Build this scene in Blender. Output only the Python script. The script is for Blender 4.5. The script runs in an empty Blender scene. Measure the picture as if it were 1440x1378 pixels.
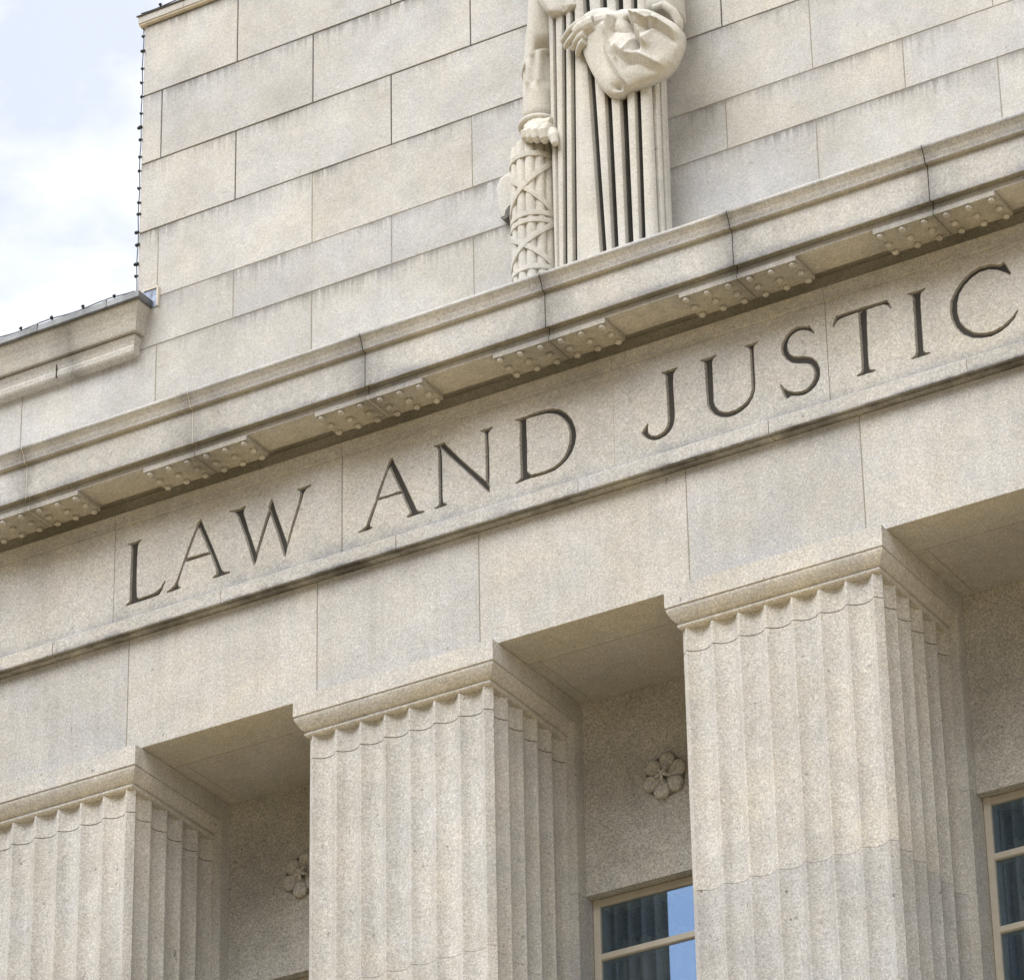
import bpy, bmesh, math, random
import numpy as np
from mathutils import Vector, Matrix

random.seed(7)
rng = np.random.default_rng(11)
scene = bpy.context.scene
col = scene.collection
rad = math.radians

# ------------------------------------------------------------------ camera
cam_d = bpy.data.cameras.new("camera")
cam = bpy.data.objects.new("camera", cam_d)
col.objects.link(cam)
cam_d.sensor_fit = 'HORIZONTAL'
cam_d.sensor_width = 36.0
cam_d.lens = 6382.784 / 1440.0 * 36.0
cam_d.clip_start = 0.5
cam_d.clip_end = 3000
CR = Vector((0.85715953, 0.51477756, -0.01678075))
CU = Vector((0.26646367, -0.41533776, 0.86976529))
CF = Vector((-0.44076598, 0.74999907, 0.49318024))
cam.matrix_world = Matrix((
    (CR.x, CU.x, -CF.x, 13.74741926),
    (CR.y, CU.y, -CF.y, -19.13103094),
    (CR.z, CU.z, -CF.z, -11.64002582),
    (0, 0, 0, 1)))
scene.camera = cam

# ------------------------------------------------------------------ light
SUN_EL, SUN_AZ = rad(52), rad(-20)        # azimuth measured from -Y (in front of the facade) towards -X
SUN_DIR = Vector((math.sin(SUN_AZ) * math.cos(SUN_EL), -math.cos(SUN_AZ) * math.cos(SUN_EL), math.sin(SUN_EL)))
world = bpy.data.worlds.new("World")
scene.world = world
world.use_nodes = True
wn = world.node_tree
wn.nodes.clear()
w_out = wn.nodes.new('ShaderNodeOutputWorld')
w_bg = wn.nodes.new('ShaderNodeBackground')
w_sky = wn.nodes.new('ShaderNodeTexSky')
w_sky.sky_type = 'NISHITA'
w_sky.sun_disc = False
w_sky.sun_elevation = SUN_EL
w_sky.sun_rotation = math.atan2(SUN_DIR.x, SUN_DIR.y)
w_sky.air_density = 1.0
w_sky.dust_density = 2.0
w_tc = wn.nodes.new('ShaderNodeTexCoord')
w_map = wn.nodes.new('ShaderNodeMapping')
w_map.inputs['Location'].default_value = (1.35, 0.4, 0.15)
w_map.inputs['Scale'].default_value = (1.0, 1.0, 1.7)
w_n = wn.nodes.new('ShaderNodeTexNoise')
w_n.inputs['Scale'].default_value = 9.0
w_n.inputs['Detail'].default_value = 6.0
w_n.inputs['Roughness'].default_value = 0.55
w_r = wn.nodes.new('ShaderNodeValToRGB')
w_r.color_ramp.elements[0].position = 0.44
w_r.color_ramp.elements[0].color = (0, 0, 0, 1)
w_r.color_ramp.elements[1].position = 0.60
w_r.color_ramp.elements[1].color = (1, 1, 1, 1)
w_mix = wn.nodes.new('ShaderNodeMix')
w_mix.data_type = 'RGBA'
w_mix.inputs[7].default_value = (6.4, 6.5, 6.7, 1)      # sunlit cloud
w_haze = wn.nodes.new('ShaderNodeMix')
w_haze.data_type = 'RGBA'
w_haze.inputs[0].default_value = 0.0
w_sep = wn.nodes.new('ShaderNodeSeparateXYZ')
w_cov = wn.nodes.new('ShaderNodeMapRange')            # more cloud behind the building than in front of it
w_cov.inputs['From Min'].default_value = -0.75
w_cov.inputs['From Max'].default_value = 0.35
w_cov.inputs['To Min'].default_value = 0.42
w_cov.inputs['To Max'].default_value = 0.79
w_fac = wn.nodes.new('ShaderNodeMath')
w_fac.operation = 'MULTIPLY_ADD'
w_fac.inputs[1].default_value = 0.42
L = wn.links.new
L(w_tc.outputs['Generated'], w_map.inputs['Vector'])
L(w_map.outputs['Vector'], w_n.inputs['Vector'])
L(w_n.outputs['Fac'], w_r.inputs['Fac'])
L(w_tc.outputs['Generated'], w_sep.inputs[0])
L(w_sep.outputs['Y'], w_cov.inputs['Value'])
L(w_r.outputs['Color'], w_fac.inputs[0])
L(w_cov.outputs['Result'], w_fac.inputs[2])
w_fac.use_clamp = True
w_dot = wn.nodes.new('ShaderNodeVectorMath')
w_dot.operation = 'DOT_PRODUCT'
w_dot.inputs[1].default_value = Vector((-0.44, -0.75, 0.49)).normalized()
w_clear = wn.nodes.new('ShaderNodeMapRange')          # a clear blue gap in the cloud above the street
w_clear.inputs['From Min'].default_value = 0.93
w_clear.inputs['From Max'].default_value = 0.985
w_clear.inputs['To Min'].default_value = 1.0
w_clear.inputs['To Max'].default_value = 0.06
w_gap = wn.nodes.new('ShaderNodeMath')
w_gap.operation = 'MULTIPLY'
L(w_tc.outputs['Generated'], w_dot.inputs[0])
L(w_dot.outputs['Value'], w_clear.inputs['Value'])
w_side = wn.nodes.new('ShaderNodeMath')             # brighter cloud to the right of the facade
w_side.operation = 'MULTIPLY_ADD'
w_side.use_clamp = True
w_side.inputs[1].default_value = 0.50
L(w_sep.outputs['X'], w_side.inputs[0])
L(w_fac.outputs[0], w_side.inputs[2])
L(w_side.outputs[0], w_gap.inputs[0])
L(w_clear.outputs['Result'], w_gap.inputs[1])
L(w_gap.outputs[0], w_mix.inputs[0])
L(w_sky.outputs['Color'], w_mix.inputs[6])
L(w_mix.outputs[2], w_bg.inputs['Color'])
L(w_bg.outputs['Background'], w_out.inputs['Surface'])
w_bg.inputs['Strength'].default_value = 0.145

sun_d = bpy.data.lights.new("sun", 'SUN')
sun_d.energy = 2.55
sun_d.angle = rad(50)
sun_d.color = (1.0, 0.995, 0.96)
sun = bpy.data.objects.new("sun", sun_d)
col.objects.link(sun)
sun.rotation_euler = (-SUN_DIR).to_track_quat('-Z', 'Y').to_euler()
sun.location = (-10, -20, 30)

scene.view_settings.view_transform = 'Standard'
scene.view_settings.look = 'None'
scene.view_settings.exposure = 0.50
scene.view_settings.gamma = 1.0
scene.cycles.max_bounces = 8
scene.cycles.diffuse_bounces = 5

# ------------------------------------------------------------------ materials
def N(nt, t, **kw):
    n = nt.nodes.new(t)
    for k, v in kw.items():
        setattr(n, k, v)
    return n

def math_node(nt, op, a, b=None, c=None, clamp=False):
    n = N(nt, 'ShaderNodeMath', operation=op)
    n.use_clamp = clamp
    for i, v in enumerate((a, b, c)):
        if v is None:
            continue
        if isinstance(v, (int, float)):
            n.inputs[i].default_value = v
        else:
            nt.links.new(v, n.inputs[i])
    return n.outputs[0]

def noise(nt, vec, scale, detail=3.0, rough=0.55):
    n = N(nt, 'ShaderNodeTexNoise')
    n.inputs['Scale'].default_value = scale
    n.inputs['Detail'].default_value = detail
    n.inputs['Roughness'].default_value = rough
    nt.links.new(vec, n.inputs['Vector'])
    return n.outputs['Fac']

def remap(nt, v, a, b, c, d):
    n = N(nt, 'ShaderNodeMapRange')
    n.inputs['From Min'].default_value = a
    n.inputs['From Max'].default_value = b
    n.inputs['To Min'].default_value = c
    n.inputs['To Max'].default_value = d
    nt.links.new(v, n.inputs['Value'])
    return n.outputs['Result']

def scaled(nt, vec, s):
    m = N(nt, 'ShaderNodeMapping')
    m.inputs['Scale'].default_value = s
    nt.links.new(vec, m.inputs['Vector'])
    return m.outputs['Vector']

def stone(name, base, grain=0.30, blotch=0.14, streak=0.0, pits=0.5, drip=False, joint=None, bump=0.25, warm=0.25, crust=()):
    """Weathered granite: crystal grain, blotches, rain streaks, pits, per-block tone."""
    m = bpy.data.materials.new(name)
    m.use_nodes = True
    nt = m.node_tree
    bsdf = nt.nodes['Principled BSDF']
    bsdf.inputs['Roughness'].default_value = 0.88
    bsdf.inputs['Specular IOR Level'].default_value = 0.25
    geo = N(nt, 'ShaderNodeNewGeometry')
    P = geo.outputs['Position']
    g1 = remap(nt, noise(nt, P, 92, 2.5, 0.75), 0.28, 0.72, 1 - grain, 1 + grain)
    vor = N(nt, 'ShaderNodeTexVoronoi')
    vor.inputs['Scale'].default_value = 120
    nt.links.new(P, vor.inputs['Vector'])
    sepc = N(nt, 'ShaderNodeSeparateColor')
    nt.links.new(vor.outputs['Color'], sepc.inputs[0])
    g2 = remap(nt, sepc.outputs[0], 0, 1, 1 - grain * 0.55, 1 + grain * 0.55)
    b1 = remap(nt, noise(nt, P, 1.7, 4, 0.6), 0.3, 0.7, 1 - blotch, 1 + blotch)
    b2 = remap(nt, noise(nt, P, 7.5, 4, 0.65), 0.3, 0.7, 1 - blotch * 0.6, 1 + blotch * 0.6)
    v = math_node(nt, 'MULTIPLY', math_node(nt, 'MULTIPLY', g1, g2), math_node(nt, 'MULTIPLY', b1, b2))
    # pits and dark specks
    pn = noise(nt, P, 26, 2, 0.6)
    pit = remap(nt, pn, 0.70, 0.76, 1.0, 1 - pits)
    v = math_node(nt, 'MULTIPLY', v, pit)
    nk = noise(nt, scaled(nt, P, (1.0, 1.0, 0.6)), 11, 3, 0.7)
    v = math_node(nt, 'MULTIPLY', v, remap(nt, nk, 0.69, 0.74, 1.0, 1 - pits * 0.9))
    at = N(nt, 'ShaderNodeAttribute', attribute_name='tone')
    v = math_node(nt, 'MULTIPLY', v, math_node(nt, 'ADD', at.outputs['Fac'], 1.0))
    if streak:
        sv = scaled(nt, P, (9.0, 9.0, 0.45))
        st = remap(nt, noise(nt, sv, 1.6, 5, 0.6), 0.42, 0.75, 1.0, 1 - streak)
        v = math_node(nt, 'MULTIPLY', v, st)
    if drip:
        bl = N(nt, 'ShaderNodeAttribute', attribute_name='below')
        sv = scaled(nt, P, (22.0, 1.0, 1.2))
        length = remap(nt, noise(nt, sv, 1.5, 3, 0.7), 0.35, 0.75, 0.004, 0.085)
        q = math_node(nt, 'DIVIDE', bl.outputs['Fac'], length)
        fall = math_node(nt, 'EXPONENT', math_node(nt, 'MULTIPLY', q, -1.0))
        patch = remap(nt, noise(nt, P, 1.9, 2, 0.5), 0.34, 0.58, 0.06, 0.62)
        v = math_node(nt, 'MULTIPLY', v, math_node(nt, 'SUBTRACT', 1.0, math_node(nt, 'MULTIPLY', fall, patch)))
    if joint:
        x0, per = joint
        sp = N(nt, 'ShaderNodeSeparateXYZ')
        nt.links.new(P, sp.inputs[0])
        fr = math_node(nt, 'FRACT', math_node(nt, 'DIVIDE', math_node(nt, 'SUBTRACT', sp.outputs['X'], x0 - per / 2), per))
        dist = math_node(nt, 'ABSOLUTE', math_node(nt, 'MULTIPLY', math_node(nt, 'SUBTRACT', fr, 0.5), per))
        wid = remap(nt, noise(nt, P, 5.0, 3, 0.6), 0.3, 0.7, 0.02, 0.16)
        fall = math_node(nt, 'EXPONENT', math_node(nt, 'MULTIPLY', math_node(nt, 'DIVIDE', dist, wid), -1.0))
        v = math_node(nt, 'MULTIPLY', v, math_node(nt, 'SUBTRACT', 1.0, math_node(nt, 'MULTIPLY', fall, 0.42)))
    cool = None
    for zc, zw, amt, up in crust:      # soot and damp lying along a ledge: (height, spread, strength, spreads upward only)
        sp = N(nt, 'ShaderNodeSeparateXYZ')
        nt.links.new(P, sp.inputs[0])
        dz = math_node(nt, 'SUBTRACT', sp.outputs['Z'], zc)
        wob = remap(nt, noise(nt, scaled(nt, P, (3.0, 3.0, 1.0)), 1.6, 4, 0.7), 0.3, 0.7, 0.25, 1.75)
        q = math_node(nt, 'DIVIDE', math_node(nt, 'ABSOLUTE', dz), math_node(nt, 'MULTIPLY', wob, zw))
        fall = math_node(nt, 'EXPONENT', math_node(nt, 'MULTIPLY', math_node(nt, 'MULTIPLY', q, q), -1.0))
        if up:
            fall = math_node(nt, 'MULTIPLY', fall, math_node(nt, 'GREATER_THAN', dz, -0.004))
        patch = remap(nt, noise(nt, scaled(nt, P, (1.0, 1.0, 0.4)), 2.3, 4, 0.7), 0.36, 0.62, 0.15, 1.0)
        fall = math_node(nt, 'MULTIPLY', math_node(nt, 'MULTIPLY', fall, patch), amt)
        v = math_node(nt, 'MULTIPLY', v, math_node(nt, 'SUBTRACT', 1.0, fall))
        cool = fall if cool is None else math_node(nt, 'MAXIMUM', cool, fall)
    # colour: grey crystals to buff, driven by a slow noise
    mix = N(nt, 'ShaderNodeMix', data_type='RGBA')
    hue = remap(nt, noise(nt, P, 2.6, 5, 0.65), 0.3, 0.7, 0.45 - warm, 0.45 + warm)
    wt = N(nt, 'ShaderNodeAttribute', attribute_name='warm')
    hue = math_node(nt, 'ADD', hue, wt.outputs['Fac'], clamp=True)
    if cool is not None:
        hue = math_node(nt, 'SUBTRACT', hue, math_node(nt, 'MULTIPLY', cool, 1.2), clamp=True)
    fine = remap(nt, sepc.outputs[1], 0, 1, -0.22, 0.22)
    hue = math_node(nt, 'ADD', hue, fine, clamp=True)
    nt.links.new(hue, mix.inputs[0])
    r, g, b = base
    mix.inputs[6].default_value = (r * 0.955, g * 0.985, b * 1.06, 1)
    mix.inputs[7].default_value = (r * 1.05, g * 1.005, b * 0.90, 1)
    mul = N(nt, 'ShaderNodeMix', data_type='RGBA', blend_type='MULTIPLY')
    mul.inputs[0].default_value = 1.0
    comb = N(nt, 'ShaderNodeCombineColor')
    for i in range(3):
        nt.links.new(v, comb.inputs[i])
    nt.links.new(mix.outputs[2], mul.inputs[6])
    nt.links.new(comb.outputs[0], mul.inputs[7])
    nt.links.new(mul.outputs[2], bsdf.inputs['Base Color'])
    if bump:
        bp = N(nt, 'ShaderNodeBump')
        bp.inputs['Strength'].default_value = bump
        bp.inputs['Distance'].default_value = 0.006
        hgt = math_node(nt, 'ADD', noise(nt, P, 55, 3, 0.7), math_node(nt, 'MULTIPLY', noise(nt, P, 9, 3, 0.6), 1.2))
        nt.links.new(hgt, bp.inputs['Height'])
        nt.links.new(bp.outputs['Normal'], bsdf.inputs['Normal'])
    return m

def plain(name, colr, rough=0.6, metal=0.0, var=0.12, scale=14.0):
    m = bpy.data.materials.new(name)
    m.use_nodes = True
    nt = m.node_tree
    b = nt.nodes['Principled BSDF']
    b.inputs['Roughness'].default_value = rough
    b.inputs['Metallic'].default_value = metal
    geo = N(nt, 'ShaderNodeNewGeometry')
    v = remap(nt, noise(nt, geo.outputs['Position'], scale, 4, 0.6), 0.3, 0.7, 1 - var, 1 + var)
    hs = N(nt, 'ShaderNodeHueSaturation')
    hs.inputs['Color'].default_value = (*colr, 1)
    nt.links.new(v, hs.inputs['Value'])
    nt.links.new(hs.outputs[0], b.inputs['Base Color'])
    return m

BASE = (0.492, 0.484, 0.468)
M_wall = stone('attic_granite', (0.502, 0.494, 0.480), grain=0.16, blotch=0.11, pits=0.22, drip=True, bump=0.12)
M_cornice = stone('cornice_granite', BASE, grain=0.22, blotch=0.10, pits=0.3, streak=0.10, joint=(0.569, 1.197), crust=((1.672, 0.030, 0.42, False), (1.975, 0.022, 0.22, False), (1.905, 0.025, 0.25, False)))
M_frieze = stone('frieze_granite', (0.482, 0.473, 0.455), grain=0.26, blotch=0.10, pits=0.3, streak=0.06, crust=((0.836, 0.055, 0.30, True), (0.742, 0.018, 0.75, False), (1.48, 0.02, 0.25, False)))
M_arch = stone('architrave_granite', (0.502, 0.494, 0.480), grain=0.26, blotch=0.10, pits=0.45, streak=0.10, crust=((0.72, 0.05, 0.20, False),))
M_col = stone('column_granite', (0.535, 0.526, 0.508), grain=0.28, blotch=0.11, pits=0.5, streak=0.14)
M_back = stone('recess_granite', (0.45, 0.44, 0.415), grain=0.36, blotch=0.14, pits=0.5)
M_carve = stone('carved_letter_dirt', (0.25, 0.24, 0.22), grain=0.30, blotch=0.15, pits=0.3)
M_statue = stone('statue_limestone', (0.55, 0.535, 0.495), grain=0.14, blotch=0.10, pits=0.06, streak=0.08, bump=0.15)
M_fold = stone('statue_hollow_shade', (0.15, 0.145, 0.135), grain=0.25, blotch=0.2, pits=0.2)  # dark colour carrying the shade of pleats, rod gaps and axe underside
M_mortar_d = plain('dark_mortar', (0.04, 0.037, 0.033), 0.95)
M_mortar_m = plain('buff_mortar', (0.27, 0.24, 0.19), 0.95)
M_mortar_l = plain('pale_mortar', (0.66, 0.61, 0.52), 0.95)
M_lead = plain('weathered_lead', (0.17, 0.175, 0.18), 0.5, 0.6, 0.3, 9)
M_zinc = plain('zinc_flashing', (0.26, 0.31, 0.42), 0.5, 0.1, 0.6, 40)
M_black = plain('black_rubber', (0.02, 0.02, 0.022), 0.6)
M_frame = plain('painted_window_frame', (0.50, 0.465, 0.40), 0.55, 0, 0.08)
M_curtain = plain('grey_curtain', (0.34, 0.30, 0.245), 0.95, 0, 0.3, 6)
M_room = plain('room_dark', (0.03, 0.03, 0.03), 0.9)
M_blocker = plain('dark_blocker_face', (0.022, 0.021, 0.02), 0.8, 0, 0.15, 0.4)
M_ground = plain('sandstone_paving', (0.50, 0.375, 0.19), 0.9, 0, 0.12, 0.6)

M_glass = bpy.data.materials.new('window_glass')
M_glass.use_nodes = True
_nt = M_glass.node_tree
_nt.nodes.clear()
_o = N(_nt, 'ShaderNodeOutputMaterial')
_mx = N(_nt, 'ShaderNodeMixShader')
_mx.inputs[0].default_value = 0.24
_tr = N(_nt, 'ShaderNodeBsdfTransparent')
_tr.inputs[0].default_value = (0.80, 0.84, 0.86, 1)
_gl = N(_nt, 'ShaderNodeBsdfGlossy')
_gl.inputs['Roughness'].default_value = 0.01
_gl.inputs[0].default_value = (0.50, 0.72, 1.0, 1)
_nt.links.new(_tr.outputs[0], _mx.inputs[1])
_nt.links.new(_gl.outputs[0], _mx.inputs[2])
_nt.links.new(_mx.outputs[0], _o.inputs[0])

# ------------------------------------------------------------------ mesh helpers
class MB:
    def __init__(self):
        self.v, self.f, self.mi, self.sm = [], [], [], []
        self.tone, self.warm, self.below = [], [], []
    def add(self, verts, faces, mi=0, tone=0.0, warm=0.0, below=None, smooth=False):
        o = len(self.v)
        self.v += [tuple(p) for p in verts]
        self.below += list(below) if below is not None else [9.0] * len(verts)
        for f in faces:
            self.f.append([o + i for i in f])
            self.mi.append(mi)
            self.sm.append(smooth)
            self.tone.append(tone)
            self.warm.append(warm)
        return o
    def box(self, x0, x1, y0, y1, z0, z1, **kw):
        V = [(x0, y0, z0), (x1, y0, z0), (x1, y1, z0), (x0, y1, z0), (x0, y0, z1), (x1, y0, z1), (x1, y1, z1), (x0, y1, z1)]
        F = [(0, 3, 2, 1), (4, 5, 6, 7), (0, 1, 5, 4), (1, 2, 6, 5), (2, 3, 7, 6), (3, 0, 4, 7)]
        kw.pop('below', None)
        self.add(V, F, below=[z1 - p[2] for p in V], **kw)
    def block(self, x0, x1, y0, y1, z0, z1, c=0.004, **kw):
        """Masonry block with a small arris chamfer round its front face (facing -Y)."""
        V = [(x0, y0 + c, z0), (x1, y0 + c, z0), (x1, y0 + c, z1), (x0, y0 + c, z1),
             (x0 + c, y0, z0 + c), (x1 - c, y0, z0 + c), (x1 - c, y0, z1 - c), (x0 + c, y0, z1 - c),
             (x0, y1, z0), (x1, y1, z0), (x1, y1, z1), (x0, y1, z1)]
        F = [(4, 5, 6, 7), (0, 1, 5, 4), (1, 2, 6, 5), (2, 3, 7, 6), (3, 0, 4, 7),
             (0, 8, 9, 1), (1, 9, 10, 2), (2, 10, 11, 3), (3, 11, 8, 0), (8, 11, 10, 9)]
        self.add(V, F, below=[z1 - p[2] for p in V], **kw)
    def prism_x(self, prof, x0, x1, caps=True, **kw):
        """Extrude a closed (y, z) profile along X."""
        n = len(prof)
        V = [(x0, y, z) for y, z in prof] + [(x1, y, z) for y, z in prof]
        F = [(i, (i + 1) % n, n + (i + 1) % n, n + i) for i in range(n)]
        if caps:
            F += [tuple(range(n - 1, -1, -1)), tuple(range(n, 2 * n))]
        self.add(V, F, **kw)
    def prism_z(self, poly, z0, z1, caps=True, **kw):
        n = len(poly)
        V = [(x, y, z0) for x, y in poly] + [(x, y, z1) for x, y in poly]
        F = [(i, (i + 1) % n, n + (i + 1) % n, n + i) for i in range(n)]
        if caps:
            F += [tuple(range(n - 1, -1, -1)), tuple(range(n, 2 * n))]
        self.add(V, F, **kw)
    def loft(self, rings, closed=True, caps=True, **kw):
        n = len(rings[0])
        V = [p for r in rings for p in r]
        F = []
        for k in range(len(rings) - 1):
            for i in range(n if closed else n - 1):
                j = (i + 1) % n
                F.append((k * n + i, k * n + j, (k + 1) * n + j, (k + 1) * n + i))
        if caps:
            F += [tuple(range(n - 1, -1, -1)), tuple(range((len(rings) - 1) * n, len(rings) * n))]
        self.add(V, F, **kw)
    def tube(self, pts, radii, seg=10, **kw):
        pts = [Vector(p) for p in pts]
        rings = []
        up = Vector((0.13, -1, 0.21)).normalized()
        for i, p in enumerate(pts):
            t = (pts[min(i + 1, len(pts) - 1)] - pts[max(i - 1, 0)]).normalized()
            a = t.cross(up)
            if a.length < 1e-3:
                a = t.cross(Vector((1, 0, 0)))
            a.normalize()
            b = t.cross(a)
            r = radii[i] if hasattr(radii, '__len__') else radii
            rings.append([p + (a * math.cos(2 * math.pi * k / seg) + b * math.sin(2 * math.pi * k / seg)) * r for k in range(seg)])
        kw.setdefault('smooth', True)
        self.loft(rings, **kw)
    def ball(self, c, r, seg=10, rows=6, **kw):
        rx, ry, rz = r if hasattr(r, '__len__') else (r, r, r)
        rings = []
        for k in range(rows + 1):
            a = math.pi * (k / rows) * 0.98 + 0.01 * math.pi
            rings.append([(c[0] + rx * math.sin(a) * math.cos(2 * math.pi * i / seg), c[1] + ry * math.sin(a) * math.sin(2 * math.pi * i / seg), c[2] - rz * math.cos(a)) for i in range(seg)])
        kw.setdefault('smooth', True)
        self.loft(rings, **kw)
    def build(self, name, mats, parent=None):
        me = bpy.data.meshes.new(name)
        me.from_pydata(self.v, [], self.f)
        for m in (mats if isinstance(mats, (list, tuple)) else [mats]):
            me.materials.append(m)
        me.polygons.foreach_set('material_index', self.mi)
        me.polygons.foreach_set('use_smooth', self.sm)
        me.attributes.new('tone', 'FLOAT', 'FACE').data.foreach_set('value', self.tone)
        me.attributes.new('warm', 'FLOAT', 'FACE').data.foreach_set('value', self.warm)
        me.attributes.new('below', 'FLOAT', 'POINT').data.foreach_set('value', self.below)
        bm = bmesh.new()
        bm.from_mesh(me)
        bmesh.ops.recalc_face_normals(bm, faces=bm.faces)
        bm.to_mesh(me)
        bm.free()
        me.update()
        o = bpy.data.objects.new(name, me)
        col.objects.link(o)
        if parent:
            o.parent = parent
        return o

def smooth_by_angle(o, deg=35):
    o.data.polygons.foreach_set('use_smooth', [True] * len(o.data.polygons))
    bm = bmesh.new()
    bm.from_mesh(o.data)
    for e in bm.edges:
        if len(e.link_faces) == 2 and e.calc_face_angle(0) > rad(deg):
            e.smooth = False
    bm.to_mesh(o.data)
    bm.free()

def empty(name, loc=(0, 0, 0)):
    o = bpy.data.objects.new(name, None)
    col.objects.link(o)
    o.location = loc
    return o

def tag(o, label=None, cat=None, group=None, kind=None):
    for k, v in (('label', label), ('category', cat), ('group', group), ('kind', kind)):
        if v:
            o[k] = v
    return o

def t_rand(a=0.05):
    return random.uniform(-a, a)

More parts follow.
